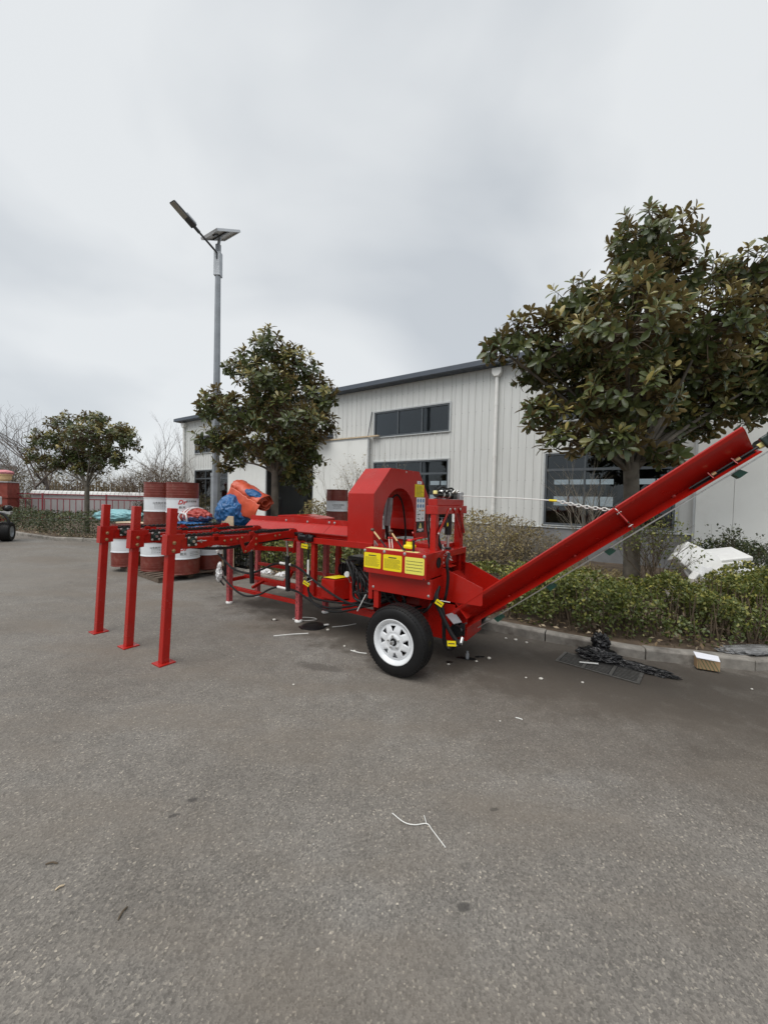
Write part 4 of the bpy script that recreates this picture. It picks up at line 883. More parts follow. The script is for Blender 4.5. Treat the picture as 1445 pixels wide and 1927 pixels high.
# ---- hopper
MB().prism([(2.05, .985), (2.16, .945), (2.49, .825), (2.492, .665), (2.478, .652), (2.06, .64)], lambda x, z, t: (x, t, z), -.105, -.098).build('hopper_side', RP, mc, bevel=.002)
MB().prism([(2.0, .96), (2.03, .957), (2.14, .95), (2.52, .78), (2.6, .70), (2.3, .45), (2.0, .45)], lambda x, z, t: (x, t, z), .50, .507).build('hopper_side', RP, mc, bevel=.002)
MB().hexa([(2.02, -.098, .86), (2.34, -.098, .50), (2.34, .5, .50), (2.02, .5, .86), (2.02, -.098, .868), (2.345, -.098, .508), (2.345, .5, .508), (2.02, .5, .868)]).build('hopper_chute', RP, mc)
MB().box(2.08, 2.17, -.12, .02, .985, .992).build('hopper_lip', RP, mc)
MB().box(1.95, 2.30, .03, .46, .24, .60).build('tail_housing', RP, mc, bevel=.006); MB().box(1.93, 2.22, -.10, -.092, .26, .62).build('tail_plate', RP, mc, bevel=.002)
# ---- conveyor: folded trough in two hinged lengths
CA = R(38.4); dx_, dz_ = math.cos(CA), math.sin(CA); OX, OZ = 2.28, .372
def cv(t_, y, n_): return (OX + t_ * dx_ - n_ * dz_, y, OZ + t_ * dz_ + n_ * dx_)
MIDY = .22
half = [(.000, -.005), (.100, .042), (-.098, .172), (-.107, .195), (-.090, .204)]
sect = half[::-1] + [(2 * MIDY - y, n_) for y, n_ in half]
def trough(t0, t1, name):
    mb = MB(); k = len(sect)
    def side(idx):
        for a, b_ in zip(idx, idx[1:]):
            mb.add([cv(t0, *sect[a]), cv(t1, *sect[a]), cv(t1, *sect[b_]), cv(t0, *sect[b_])], [(0, 1, 2, 3)])
    side([0, 1, 2, 3, 4]); side([5, 6, 7, 8, 9])
    mb.add([cv(t0, .101, .045), cv(t1, .101, .045), cv(t1, 2 * MIDY - .101, .045), cv(t0, 2 * MIDY - .101, .045)], [(0, 1, 2, 3)])
    o = mb.build(name, RP, mc); bm = bmesh.new(); bm.from_mesh(o.data); bmesh.ops.remove_doubles(bm, verts=bm.verts, dist=.0005); bm.to_mesh(o.data); bm.free()
    sd_ = o.modifiers.new('solid', 'SOLIDIFY'); sd_.thickness = .004; sd_.offset = 0; return o
TJ, TL = 1.74, 2.655
cl = trough(-.02, TJ - .004, 'conveyor_lower_trough'); cu = trough(TJ + .004, TL, 'conveyor_upper_trough')
for t_, par in ((TJ - .009, cl), (TJ + .009, cu)):
    for yy in (0, 1):
        pf = [(-.004, -.008), (.096, .040), (-.100, .172)]; pb = [(-.016, .006), (.068, .042), (-.116, .164)]
        if yy: pf = [(2 * MIDY - a, b_) for a, b_ in pf]; pb = [(2 * MIDY - a, b_) for a, b_ in pb]
        mb = MB()
        for i in range(2):
            a, b_, c_, d_ = pf[i], pf[i + 1], pb[i + 1], pb[i]
            mb.hexa([cv(t_ - .003, *a), cv(t_ - .003, *b_), cv(t_ - .003, *c_), cv(t_ - .003, *d_), cv(t_ + .003, *a), cv(t_ + .003, *b_), cv(t_ + .003, *c_), cv(t_ + .003, *d_)])
        mb.build('joint_flange', RP, par)
for q in ((.035, .022), (-.075, .15)):
    MB().cyl(cv(TJ - .018, q[0] - .008, q[1]), cv(TJ + .018, q[0] - .008, q[1]), .0055, 8).build('bolt', 'zinc', cl)
for t_ in (.55, 1.25, 2.1): bolts([cv(t_, .084, .042)], (-dz_ * .3, -1, 0), cl if t_ < TJ else cu, .010, RP)
MB().hexa([cv(-.02, -.004, -.005), cv(.006, -.004, -.005), cv(.006, -.016, .0), cv(-.02, -.016, .0), cv(-.02, .095, .046), cv(.006, .095, .046), cv(.006, .080, .046), cv(-.02, .080, .046)]).build('end_flange', RP, cl)
for t_, n_ in ((-.035, .0), (-.03, .05), (.03, .035)): MB().cyl(cv(t_, -.03, n_), cv(t_ + .05, -.035, n_), .007, 8).build('adjuster', 'zinc', cl)
MB().prism([(-.16, -.04), (.0, -.03), (.0, .09), (-.16, .10)], lambda t_, n_, y: cv(t_, y, n_), -.012, -.004).build('tail_cheek', RP, cl); MB().prism([(-.16, -.04), (.0, -.03), (.0, .12), (-.16, .12)], lambda t_, n_, y: cv(t_, y, n_), .448, .456).build('tail_cheek', RP, cl)
# return belt with green paddles below, belt above the pan
MB().bar((2.36, .19, .352), (4.47, .19, 2.066), .05, .009).build('return_belt', 'zinc', mc)
for k_, t_ in enumerate((.22, .82, 1.40, 2.42)):
    q_ = .352 + (2.066 - .352) * t_ / 2.718; n0 = -.048 - .0 * t_; o_ = Vector((2.36, .19, .352)) + Vector((2.11, 0, 1.714)).normalized() * t_
    f_ = Vector((2.11, 0, 1.714)).normalized(); g_ = Vector((f_.z, 0, -f_.x))
    MB().hexa([o_ + f_ * .0 + Vector((0, -.06, 0)), o_ + f_ * .05 + Vector((0, -.06, 0)), o_ + f_ * .05 + Vector((0, .06, 0)), o_ + Vector((0, .06, 0)), o_ + g_ * .05 + f_ * .012 + Vector((0, -.06, 0)), o_ + g_ * .045 + f_ * .07 + Vector((0, -.06, 0)), o_ + g_ * .045 + f_ * .07 + Vector((0, .06, 0)), o_ + g_ * .05 + f_ * .012 + Vector((0, .06, 0))]).build('belt_paddle', 'green_paddle', mc)
MB().hexa([cv(0, .12, .048), cv(TL, .12, .048), cv(TL, .32, .048), cv(0, .32, .048), cv(0, .12, .055), cv(TL, .12, .055), cv(TL, .32, .055), cv(0, .32, .055)]).build('belt', 'green_paddle', mc)
for t_ in (.5, 1.1, 1.7, 2.3): MB().hexa([cv(t_, .12, .056), cv(t_ + .012, .12, .056), cv(t_ + .012, .32, .056), cv(t_, .32, .056), cv(t_, .12, .11), cv(t_ + .008, .12, .11), cv(t_ + .008, .32, .11), cv(t_, .32, .11)]).build('belt_paddle', 'green_paddle', mc)
# head: take-up slot, threaded rod, bearing and roller
MB().hexa([cv(2.22, .030, .012), cv(TL - .02, .030, .012), cv(TL - .02, .062, .027), cv(2.22, .062, .027), cv(2.22, .027, .017), cv(TL - .02, .027, .017), cv(TL - .02, .059, .032), cv(2.22, .059, .032)]).build('take_up_slot', 'drain_dark', cu)
ro = MB().cyl(cv(2.20, .030, .034), cv(2.74, .030, .034), .0085, 10).build('threaded_rod', 'black_paint', cu)
for t_ in (2.36, 2.52): MB().cyl(cv(t_, .030, .034), cv(t_ + .028, .030, .034), .014, 6).build('nut', 'brass_bolt', ro); MB().hexa([cv(t_ - .012, .0, .01), cv(t_ - .006, .0, .01), cv(t_ - .006, .03, .004), cv(t_ - .012, .03, .004), cv(t_ - .012, .02, .064), cv(t_ - .006, .02, .064), cv(t_ - .006, .07, .045), cv(t_ - .012, .07, .045)]).build('take_up_lug', RP, cu)
MB().cyl(cv(2.665, .030, .034), cv(2.70, .030, .034), .018, 6).build('nut', 'sticker_cream', ro)
hb2 = MB().lathe([(.001, 0), (.05, 0), (.055, .02), (.05, .05), (.03, .06), (.001, .062)], cv(2.77, -.025, .035), (0, 1, 0), 20).build('head_bearing', 'dark_green_paint', mc)
MB().hexa([cv(2.69, -.02, -.012), cv(2.86, -.02, -.012), cv(2.86, .03, -.012), cv(2.69, .03, -.012), cv(2.69, -.02, .08), cv(2.86, -.02, .08), cv(2.86, .03, .08), cv(2.69, .03, .08)]).build('bearing_housing', 'dark_green_paint', hb2, bevel=.01)
MB().cyl(cv(2.77, .0, .035), cv(2.77, .46, .035), .035, 16).build('head_roller', 'black_paint', mc)
# support strut from the chassis to the conveyor
rb('conveyor_strut', (2.15, .22, .32), (2.62, .22, .62), .05, .05)

# ================================================================ VEGETATION
def px3(u, v_, Y):      # handy for laying crown lobes out in metres at their real distance
    x = (u - 722.5) / 720; y = -(v_ - 963.5) / 720
    X = _c * x - _s * y; Yy = _s * x + _c * y
    d = Vector((X, _cp + Yy * _sp, -_sp + Yy * _cp)); return Vector((0, 0, 1.62)) + d * (Y / d.y)
def magnolia(name, label, base, fork_z, r0, lobes, dens, leaf_l, n_single=0, seed=1, lean=(0, 0)):
    rng = np.random.default_rng(seed); rd = random.Random(seed)
    root = empty(name, base); tag(root, label, 'tree', 'evergreen magnolia trees in the planting bed')
    base = Vector(base); tr = MB(); tw = MB()
    fork = Vector((lean[0], lean[1], fork_z))
    pts = [Vector((0, 0, -.05)), Vector((0, 0, .12)), Vector((lean[0] * .2, lean[1] * .2, fork_z * .33)), Vector((lean[0] * .6, lean[1] * .6, fork_z * .7)), fork]
    tr.tube(smoothpath(pts, 5), [r0 * (1.28 - .5 * min(1, i / 4)) if i < 4 else r0 * (.92 - .12 * (i - 4) / 16) for i in range(21)], 14)
    P, D, N, L, W, Vv = [], [], [], [], [], []
    top = max(c.z for c, r in lobes)
    for (c, r) in lobes:
        c = c - base; a = fork + Vector((rd.uniform(-.03, .03), rd.uniform(-.03, .03), -rd.uniform(.0, .12)))
        mid_ = a.lerp(c, .5) + Vector((rd.uniform(-.12, .12), rd.uniform(-.12, .12), rd.uniform(-.05, .18)))
        mp_ = smoothpath([a - Vector((0, 0, .1)), a.lerp(mid_, .4) + (c - a) * .05, mid_, c, c + (c - a).normalized() * r.x * .4], 4)
        k = len(mp_); tr.tube(mp_, [r0 * .30 * (1 - .85 * i / (k - 1)) for i in range(k)], 7)
        cnt = int(dens * (r.x * r.y * r.z) ** (2 / 3)); dirs = rng.normal(size=(cnt, 3)); dirs /= np.linalg.norm(dirs, axis=1, keepdims=True)
        rad = .45 + .62 * rng.random(cnt) ** .55
        for dv, q in zip(dirs, rad):
            lump = 1 + .28 * noise.noise(Vector(dv) * 2.2 + c * 3)
            p = c + Vector((dv[0] * r.x, dv[1] * r.y, dv[2] * r.z)) * q * lump
            ax = Vector(dv) * .85 + Vector((0, 0, .50 if dv[2] > -.2 else .05)) + Vector(rng.normal(size=3)) * .25; ax.normalize()
            src = c.lerp(p, .25); m1 = src.lerp(p, .55) - Vector((0, 0, .05))
            tw.tube([src, m1, p], [.011, .008, .005], 4, False)
            nl = rd.randint(8, 12); ph = rd.random() * 6.28; u = ax.orthogonal().normalized(); w = ax.cross(u)
            outer = q > .8; tip = rd.random()
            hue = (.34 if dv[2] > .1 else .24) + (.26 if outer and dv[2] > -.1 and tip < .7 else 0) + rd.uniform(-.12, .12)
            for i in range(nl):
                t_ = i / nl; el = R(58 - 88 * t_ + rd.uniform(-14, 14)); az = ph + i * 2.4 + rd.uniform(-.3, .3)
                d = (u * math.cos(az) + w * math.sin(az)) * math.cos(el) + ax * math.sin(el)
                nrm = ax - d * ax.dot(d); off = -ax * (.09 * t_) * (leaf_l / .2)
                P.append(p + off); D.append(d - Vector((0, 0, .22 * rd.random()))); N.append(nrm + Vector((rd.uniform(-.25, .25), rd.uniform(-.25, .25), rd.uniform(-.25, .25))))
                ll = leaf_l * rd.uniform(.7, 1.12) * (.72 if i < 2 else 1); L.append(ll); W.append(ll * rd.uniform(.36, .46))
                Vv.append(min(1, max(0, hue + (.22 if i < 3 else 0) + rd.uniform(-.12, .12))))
    tr.build('trunk', 'bark', root); tw.build('twigs', 'stem_brown', root, kind='stuff')
    P, D, N = (np.array([tuple(q) for q in a]) for a in (P, D, N)); L, W, Vv = np.array(L), np.array(W), np.array(Vv)
    keep = np.ones(len(P), bool)
    if n_single:
        # the leaves nearest the camera are leaves of their own
        Pw = P + np.array(base); to = Pw - np.array((0, 0, 1.62)); dist = np.linalg.norm(to, axis=1)
        inside = np.abs(to[:, 0] / to[:, 1]) < .98
        order = np.argsort(np.where(inside, dist - L * 2, 99))[:n_single]; keep[order] = False
        var = []
        for q in range(6):
            me = leaves_mesh('leaf', np.zeros((1, 3)), np.array([[1., 0, 0]]), np.array([[0, 0, 1.]]), np.array([1.]), np.array([.41]), np.array([.1 + .14 * q]), T_MAG)
            me.materials.append(MATS['magnolia_leaf']); var.append(me)
        Du = unit(D); Nu = unit(N - Du * (N * Du).sum(1, keepdims=True)); Su = np.cross(Du, Nu)
        for i in order:
            o = bpy.data.objects.new('leaf', var[min(5, max(0, int(round((Vv[i] - .1) / .14))))]); COL.objects.link(o); o.parent = root
            # template side axis is d x n = (1,0,0)x(0,0,1) = (0,-1,0)
            mt = Matrix.Identity(4)
            for r_ in range(3): mt[r_][0] = Du[i][r_] * L[i]; mt[r_][1] = -Su[i][r_] * L[i]; mt[r_][2] = Nu[i][r_] * L[i]; mt[r_][3] = P[i][r_]
            o.matrix_local = mt
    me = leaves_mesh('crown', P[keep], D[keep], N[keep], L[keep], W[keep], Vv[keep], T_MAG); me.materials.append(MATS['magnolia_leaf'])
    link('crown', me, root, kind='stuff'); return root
def lobeset(lst, Y0, k=1.0):
    out = []
    for u, v_, ru, rv, dy in lst:
        Y = Y0 + dy; s = Y / 720; k = .95; out.append((px3(u, v_, Y), Vector((ru * s * k, (ru + rv) / 2 * s * k * .95, rv * s * k))))
    return out
big = lobeset([(1225, 455, 82, 62, 0), (1265, 520, 80, 60, .5), (1190, 540, 70, 55, -.5), (1405, 515, 60, 55, .2), (1470, 560, 70, 70, .3), (1095, 575, 62, 50, .1), (985, 635, 58, 50, .2), (940, 655, 30, 30, .1),
               (1060, 660, 75, 60, .0), (1180, 630, 100, 80, -.9), (1200, 650, 110, 80, .6), (1330, 620, 95, 75, -.6), (1390, 690, 95, 80, .5), (1480, 690, 90, 90, 0), (1290, 720, 100, 70, .2),
               (1180, 745, 95, 70, -.8), (1170, 760, 95, 60, .6), (1090, 735, 65, 50, .2), (1030, 785, 52, 38, .0), (1070, 830, 55, 30, -.3), (1150, 830, 70, 32, -.7), (1270, 800, 75, 42, .5),
               (1330, 770, 75, 45, .2), (1400, 755, 60, 45, .3), (1250, 850, 45, 28, -.3), (1010, 700, 50, 40, .6)], 6.8)
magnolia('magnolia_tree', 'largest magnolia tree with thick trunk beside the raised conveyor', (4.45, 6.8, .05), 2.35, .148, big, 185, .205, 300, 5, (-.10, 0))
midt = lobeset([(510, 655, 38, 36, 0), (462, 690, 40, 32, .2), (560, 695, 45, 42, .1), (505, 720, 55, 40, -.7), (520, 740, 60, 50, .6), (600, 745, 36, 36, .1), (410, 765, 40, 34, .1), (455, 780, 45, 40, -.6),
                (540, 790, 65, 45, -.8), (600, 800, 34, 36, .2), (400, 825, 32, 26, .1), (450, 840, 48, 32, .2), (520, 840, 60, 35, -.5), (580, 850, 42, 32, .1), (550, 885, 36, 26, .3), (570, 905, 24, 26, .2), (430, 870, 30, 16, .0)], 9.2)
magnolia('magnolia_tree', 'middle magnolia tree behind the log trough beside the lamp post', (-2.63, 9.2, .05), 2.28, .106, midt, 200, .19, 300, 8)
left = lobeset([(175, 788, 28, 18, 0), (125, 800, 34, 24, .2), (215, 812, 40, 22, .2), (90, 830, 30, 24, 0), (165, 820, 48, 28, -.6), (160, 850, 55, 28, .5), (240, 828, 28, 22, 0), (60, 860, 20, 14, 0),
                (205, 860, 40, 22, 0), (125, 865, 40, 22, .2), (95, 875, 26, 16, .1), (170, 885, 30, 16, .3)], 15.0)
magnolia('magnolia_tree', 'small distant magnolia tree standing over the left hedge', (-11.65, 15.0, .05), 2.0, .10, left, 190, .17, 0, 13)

def hedge(name, label, line, width, h, n, leaf, mat, stem_n, seed, wob=.12, hue=(.25, .75), low=.0, tpl=T_SMALL, gap=0., cat='hedge', aspect=.5):
    rng = np.random.default_rng(seed); rd = random.Random(seed); pts = [Vector((*p, 0)) for p in line]
    rs = resample(smoothpath(pts, 10), .05); K = len(rs)
    root = empty(name, (rs[K // 2].x, rs[K // 2].y, .08)); tag(root, label, cat); o = np.array(root.location)
    P, Vv, Nn = [], [], []
    while len(P) < n:
        i = rd.randrange(K - 1); a = rs[i]; d = (rs[i + 1] - a).normalized(); nn = Vector((-d.y, d.x, 0)); nn = nn if nn.y > 0 else -nn
        hh = h * (1 + wob * 2 * noise.noise(Vector((a.x * 1.1, a.y * 1.1, seed)))) ; ww = width
        q = rd.random() * ww; zz = hh * (1 + wob * noise.noise(Vector((a.x * 3, a.y * 3 + q * 3, seed + 4)))); edge = min(q, ww - q) / (ww / 2)
        ztop = zz * (1 - .22 * (1 - edge) ** 2)
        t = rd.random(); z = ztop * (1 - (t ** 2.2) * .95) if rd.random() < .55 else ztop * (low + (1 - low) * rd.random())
        if z < ztop * .6 and rd.random() < .5: q = rd.choice((rd.random() * .25 * ww, ww * (1 - .25 * rd.random())))
        p = a + nn * (q + .07 * noise.noise(Vector((a.x * 2.5, a.y * 2.5, z * 3)))) + Vector((0, 0, z))
        dn = noise.noise(Vector((p.x * 3.2, p.y * 3.2, p.z * 3.2 + seed)))
        if dn < -.18 + gap: continue
        if z < ztop * .35 and rd.random() < (.55 if low > .1 else .25): continue
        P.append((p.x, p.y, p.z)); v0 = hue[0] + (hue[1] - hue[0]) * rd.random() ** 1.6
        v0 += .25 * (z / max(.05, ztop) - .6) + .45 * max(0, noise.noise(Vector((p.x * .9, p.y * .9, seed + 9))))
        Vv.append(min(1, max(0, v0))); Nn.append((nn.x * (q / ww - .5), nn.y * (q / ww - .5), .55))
    P = np.array(P); k = len(P); Nn = np.array(Nn) + rng.normal(size=(k, 3)) * .42; D = rng.normal(size=(k, 3)) + np.array((0, 0, .45))
    L = leaf * (.65 + .7 * rng.random(k)); me = leaves_mesh('foliage', P - o, D, Nn, L, L * aspect, np.array(Vv), tpl); me.materials.append(MATS[mat])
    link('foliage', me, root, kind='stuff'); st = MB()
    for _ in range(stem_n):
        i = rd.randrange(K - 1); a = rs[i]; d = (rs[i + 1] - a).normalized(); nn = Vector((-d.y, d.x, 0)); nn = nn if nn.y > 0 else -nn
        b0 = a + nn * (.1 + rd.random() * (width - .2)); hh = h * rd.uniform(.55, .95); b1 = b0 + Vector((rd.uniform(-.12, .12), rd.uniform(-.12, .12), hh))
        st.tube([b0 - Vector(o) - Vector((0, 0, -.05)), b0.lerp(b1, .5) + Vector((rd.uniform(-.03, .03), rd.uniform(-.03, .03), 0)) - Vector(o), b1 - Vector(o)], [.011, .008, .004], 5, False)
    st.build('stems', 'stem_brown', root, kind='stuff'); return root
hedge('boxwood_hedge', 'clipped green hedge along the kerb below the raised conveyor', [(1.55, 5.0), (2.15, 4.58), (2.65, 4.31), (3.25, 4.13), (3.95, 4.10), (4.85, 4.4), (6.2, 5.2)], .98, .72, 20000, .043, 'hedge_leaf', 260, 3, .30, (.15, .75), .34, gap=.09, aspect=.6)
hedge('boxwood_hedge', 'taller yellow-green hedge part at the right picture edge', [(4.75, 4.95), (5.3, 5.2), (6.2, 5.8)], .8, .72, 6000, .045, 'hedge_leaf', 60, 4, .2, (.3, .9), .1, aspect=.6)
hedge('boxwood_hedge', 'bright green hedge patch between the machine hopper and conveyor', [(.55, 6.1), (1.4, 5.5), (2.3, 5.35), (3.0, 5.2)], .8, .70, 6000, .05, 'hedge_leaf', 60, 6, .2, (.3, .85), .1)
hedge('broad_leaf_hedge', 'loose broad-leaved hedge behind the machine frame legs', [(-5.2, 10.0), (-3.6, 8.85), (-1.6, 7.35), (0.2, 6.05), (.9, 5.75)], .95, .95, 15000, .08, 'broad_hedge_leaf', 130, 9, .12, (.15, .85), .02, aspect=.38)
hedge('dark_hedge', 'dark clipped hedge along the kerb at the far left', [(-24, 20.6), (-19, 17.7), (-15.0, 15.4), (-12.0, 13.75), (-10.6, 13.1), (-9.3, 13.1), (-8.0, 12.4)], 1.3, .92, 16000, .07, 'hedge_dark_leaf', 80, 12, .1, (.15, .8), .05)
hedge('conifer_shrub', 'low brownish conifer shrub behind the dark left hedge', [(-11.2, 16.6), (-9.6, 16.4), (-8.2, 16.0)], 1.1, 1.35, 5200, .13, 'conifer_leaf', 20, 14, .25, (.1, .9), .05, cat='shrub', aspect=.18)
hedge('conifer_shrub', 'brownish conifer shrub between the oil drums and teal tarp', [(-7.6, 13.6), (-6.4, 13.0), (-5.4, 12.4)], 1.1, 1.25, 4200, .11, 'conifer_leaf', 20, 15, .25, (.1, .9), .05, cat='shrub', aspect=.2)
hedge('round_shrub', 'low dry green shrub behind the trough by the white door', [(-2.6, 11.4), (-1.6, 10.9), (-.6, 10.4)], 1.2, 1.35, 5200, .075, 'dry_shrub_leaf', 50, 17, .2, (.2, 1.0), .1, cat='shrub', aspect=.4)
def round_shrub(name, label, c, rad, n, leaf, mat, seed, stems, hue=(.1, .8), stem_mat='brown_twig', aspect=.4):
    rng = np.random.default_rng(seed); rd = random.Random(seed); root = empty(name, c); tag(root, label, 'shrub')
    d = rng.normal(size=(n, 3)); d /= np.linalg.norm(d, axis=1, keepdims=True); d[:, 2] = np.abs(d[:, 2]) ** .8 * np.sign(rng.random(n) - .12)
    lump = np.array([1 + .25 * noise.noise(Vector(q) * 2.4 + Vector((seed, 0, 0))) for q in d])
    P = d * np.array(rad) * ((.55 + .5 * rng.random(n) ** .5) * lump)[:, None] + np.array((0, 0, rad[2] * .35)); P[:, 2] = np.abs(P[:, 2]) + .03
    var = np.clip(hue[0] + (hue[1] - hue[0]) * rng.random(n), 0, 1); L = leaf * (.6 + .8 * rng.random(n))
    me = leaves_mesh('foliage', P, rng.normal(size=(n, 3)) + d * .4, d + rng.normal(size=(n, 3)) * .6, L, L * aspect, var, T_SMALL); me.materials.append(MATS[mat]); link('foliage', me, root, kind='stuff')
    st = MB()
    for _ in range(stems):
        a = rd.random() * 6.28; q = rd.uniform(.15, 1.02); t = rd.uniform(.15, 1.25)
        e = Vector((math.cos(a) * rad[0] * q, math.sin(a) * rad[1] * q, rad[2] * t)); b0 = Vector((e.x * .15, e.y * .15, 0))
        st.tube([b0, b0.lerp(e, .5) + Vector((rd.uniform(-.1, .1), rd.uniform(-.1, .1), .1)), e, e + Vector((rd.uniform(-.2, .2), rd.uniform(-.2, .2), rd.uniform(-.2, .05)))], [.009, .006, .004, .0025], 4, False)
    st.build('stems', stem_mat, root, kind='stuff'); return root
round_shrub('dry_shrub', 'rounded dry brown shrub in front of the workshop downpipe', (2.35, 8.6, .08), (1.05, .95, .95), 5200, .065, 'dry_shrub_leaf', 21, 420, (.0, .85), 'pale_twig')
round_shrub('dry_shrub', 'brown twiggy shrub at the right of the downpipe shrub', (3.2, 8.1, .08), (.62, .6, .78), 1700, .055, 'dry_shrub_leaf', 22, 300, (.0, .6), 'pale_twig')
round_shrub('dark_shrub', 'dark leafy shrub by the white door at the right edge', (7.0, 7.6, .1), (1.0, .8, .62), 4200, .07, 'hedge_dark_leaf', 23, 60, (.1, .6))
round_shrub('low_shrub', 'straw-coloured low growth under the tree beside the conveyor', (3.4, 6.9, .1), (1.2, .7, .28), 1500, .09, 'dry_shrub_leaf', 24, 120, (.1, .8), 'pale_twig', .2)

def twig_tree(name, label, base, h, r, levels, spread, seed, mat='bare_bark', nfork=3, cat='tree', trunks=1, leaf=0, leaf_mat=None, upw=.45, group=None, tpl=T_SMALL, leaf_size=.05):
    rd = random.Random(seed); root = empty(name, base); tag(root, label, cat, group); mb = MB(); tips = []
    def grow(p, d, ln, rr, lv):
        k = 3; pts = [p]
        for i in range(k):
            d = (d + Vector((rd.uniform(-1, 1), rd.uniform(-1, 1), rd.uniform(-.5, .8))) * .16).normalized(); pts.append(pts[-1] + d * ln / k)
        mb.tube(pts, [rr * (1 - .38 * i / k) for i in range(k + 1)], 6 if lv == levels else 4, False)
        if lv == 0: tips.append(pts[-1]); return
        for f in range(nfork if rd.random() < .75 else nfork - 1):
            ax = Vector((rd.uniform(-1, 1), rd.uniform(-1, 1), rd.uniform(-.4, 1) * upw)).normalized(); nd = (d + ax * spread).normalized()
            at = pts[-1] if f == 0 else pts[rd.choice((2, 3, 2, 1))]
            grow(at, nd, ln * rd.uniform(.62, .86), rr * (.50 if f else .60), lv - 1)
    for t in range(trunks):
        a = rd.random() * 6.28; d = Vector((math.cos(a) * .3, math.sin(a) * .3, 1)).normalized() if trunks > 1 else Vector((.05, 0, 1))
        grow(Vector((rd.uniform(-.15, .15), rd.uniform(-.15, .15), -.05)) if trunks > 1 else Vector((0, 0, -.05)), d, h * .34, r, levels)
    mb.build('branches' if trunks > 1 else 'trunk', mat, root)
    if leaf:
        rng = np.random.default_rng(seed); P = np.array([tuple(rd.choice(tips) + Vector((rd.uniform(-.08, .08), rd.uniform(-.08, .08), rd.uniform(-.12, .06)))) for _ in range(leaf)])
        k = len(P); L = leaf_size * (.6 + .8 * rng.random(k)); me = leaves_mesh('crown', P, rng.normal(size=(k, 3)), rng.normal(size=(k, 3)) + np.array((0, 0, .6)), L, L * .5, .15 + .8 * rng.random(k) ** 1.5, tpl)
        me.materials.append(MATS[leaf_mat]); link('crown', me, root, kind='stuff')
    return root
twig_tree('bare_tree', 'bare multi-stemmed tree rising over the far left wall', (-20.6, 22.8, 0), 6.0, .12, 6, .75, 31, trunks=3, nfork=3)
twig_tree('bare_tree', 'leafless tree cut by the left edge of the picture', (-25.2, 25.0, 0), 6.6, .12, 6, .8, 32, trunks=2, nfork=3)
for i, (x, y, h, lb) in enumerate(((-12.6, 21.5, 3.9, 'tangled bare brown shrub left of the workshop corner'), (-11.0, 21.8, 4.6, 'tangled bare brown shrub nearest the workshop corner'), (-14.6, 23.0, 3.4, 'tangled bare shrub behind the small magnolia tree'))):
    twig_tree('bare_shrub', lb, (x, y, 0), h, .05, 5, .75, 40 + i, 'brown_twig', 3, 'shrub', trunks=6)
for i, (x, y, h, lb) in enumerate(((-24.5, 46, 8.2, 'thin bare poplar far behind, nearest the workshop corner'), (-27.5, 47, 7.4, 'thin bare poplar far behind, the one further left'))):
    twig_tree('poplar', lb, (x, y, 0), h * 1.3, .12, 5, .4, 50 + i, 'bare_bark', 3, trunks=1, upw=1.2)
twig_tree('bare_shrub', 'pale leafless shrub in front of the workshop window', (4.7, 8.9, .08), 2.55, .022, 4, .55, 61, 'pale_twig', 3, 'shrub', trunks=4, upw=.9)
twig_tree('sparse_shrub', 'thin stemmed shrub with yellow-green tips around the big trunk', (4.55, 6.35, .08), 1.45, .014, 4, .5, 62, 'stem_brown', 3, 'shrub', trunks=9, leaf=900, leaf_mat='broad_hedge_leaf', upw=.9, leaf_size=.05)
twig_tree('sparse_shrub', 'thin bare shrub with few small leaves left of the red hood', (-1.0, 11.4, .08), 3.1, .02, 4, .5, 63, 'pale_twig', 3, 'shrub', trunks=6, leaf=520, leaf_mat='dry_shrub_leaf', upw=.9, leaf_size=.045)
twig_tree('upright_shrub', 'slender upright shrub with dark leaves against the white door', (6.7, 7.3, .08), 1.35, .012, 3, .35, 64, 'stem_brown', 3, 'shrub', trunks=9, leaf=900, leaf_mat='hedge_dark_leaf', upw=1.3, leaf_size=.05)

hedge('dry_thicket', 'mass of brown dry brush beyond the far boundary wall', [(-33, 29), (-24, 26.5), (-15, 26), (-10, 27)], 2.2, 3.1, 15000, .34, 'dry_shrub_leaf', 420, 70, .3, (.0, .5), .0, cat='thicket', aspect=.045)
# leaf litter and dead stalks on the soil
rd = random.Random(77); P, N_ = [], []
while len(P) < 5200:
    i = rd.randrange(len(ks) - 12); a = ks[i + 5]
    t = abs(rd.gauss(.1, .75)); x, y = a.x + rd.uniform(-.6, .6) + t * .5, a.y + rd.uniform(-.35, .35) + .25 + t * .8
    near = min((Vector((x, y, 0)) - q).length for q in ks[max(0, i):i + 12]); P.append((x, y, .12 + rd.random() * .03))
P = np.array(P); k = len(P); rng = np.random.default_rng(5); kk = np.array([tuple(p) for p in ks])[:, :2]
# keep those on the bed side of the kerb
out_ = []
for i in range(k):
    dd = np.linalg.norm(kk - P[i, :2], axis=1); j = int(np.argmin(dd)); j = min(j, len(kk) - 2); tx, ty = kk[j + 1] - kk[j]; ox, oy = P[i, :2] - kk[j]
    out_.append((tx * oy - ty * ox) > .15)
P = P[np.array(out_)]; k = len(P); L = .035 + .05 * rng.random(k)
me = leaves_mesh('leaf_litter', P, rng.normal(size=(k, 3)) * np.array((1, 1, .25)), np.array((0, 0, 1.)) + rng.normal(size=(k, 3)) * .45, L, L * .5, rng.random(k) ** .9, T_SMALL)
me.materials.append(MATS['litter_leaf']); tag(link('leaf_litter', me, kind='stuff'), 'dry fallen leaves scattered over the soil behind the kerb', 'leaf litter')

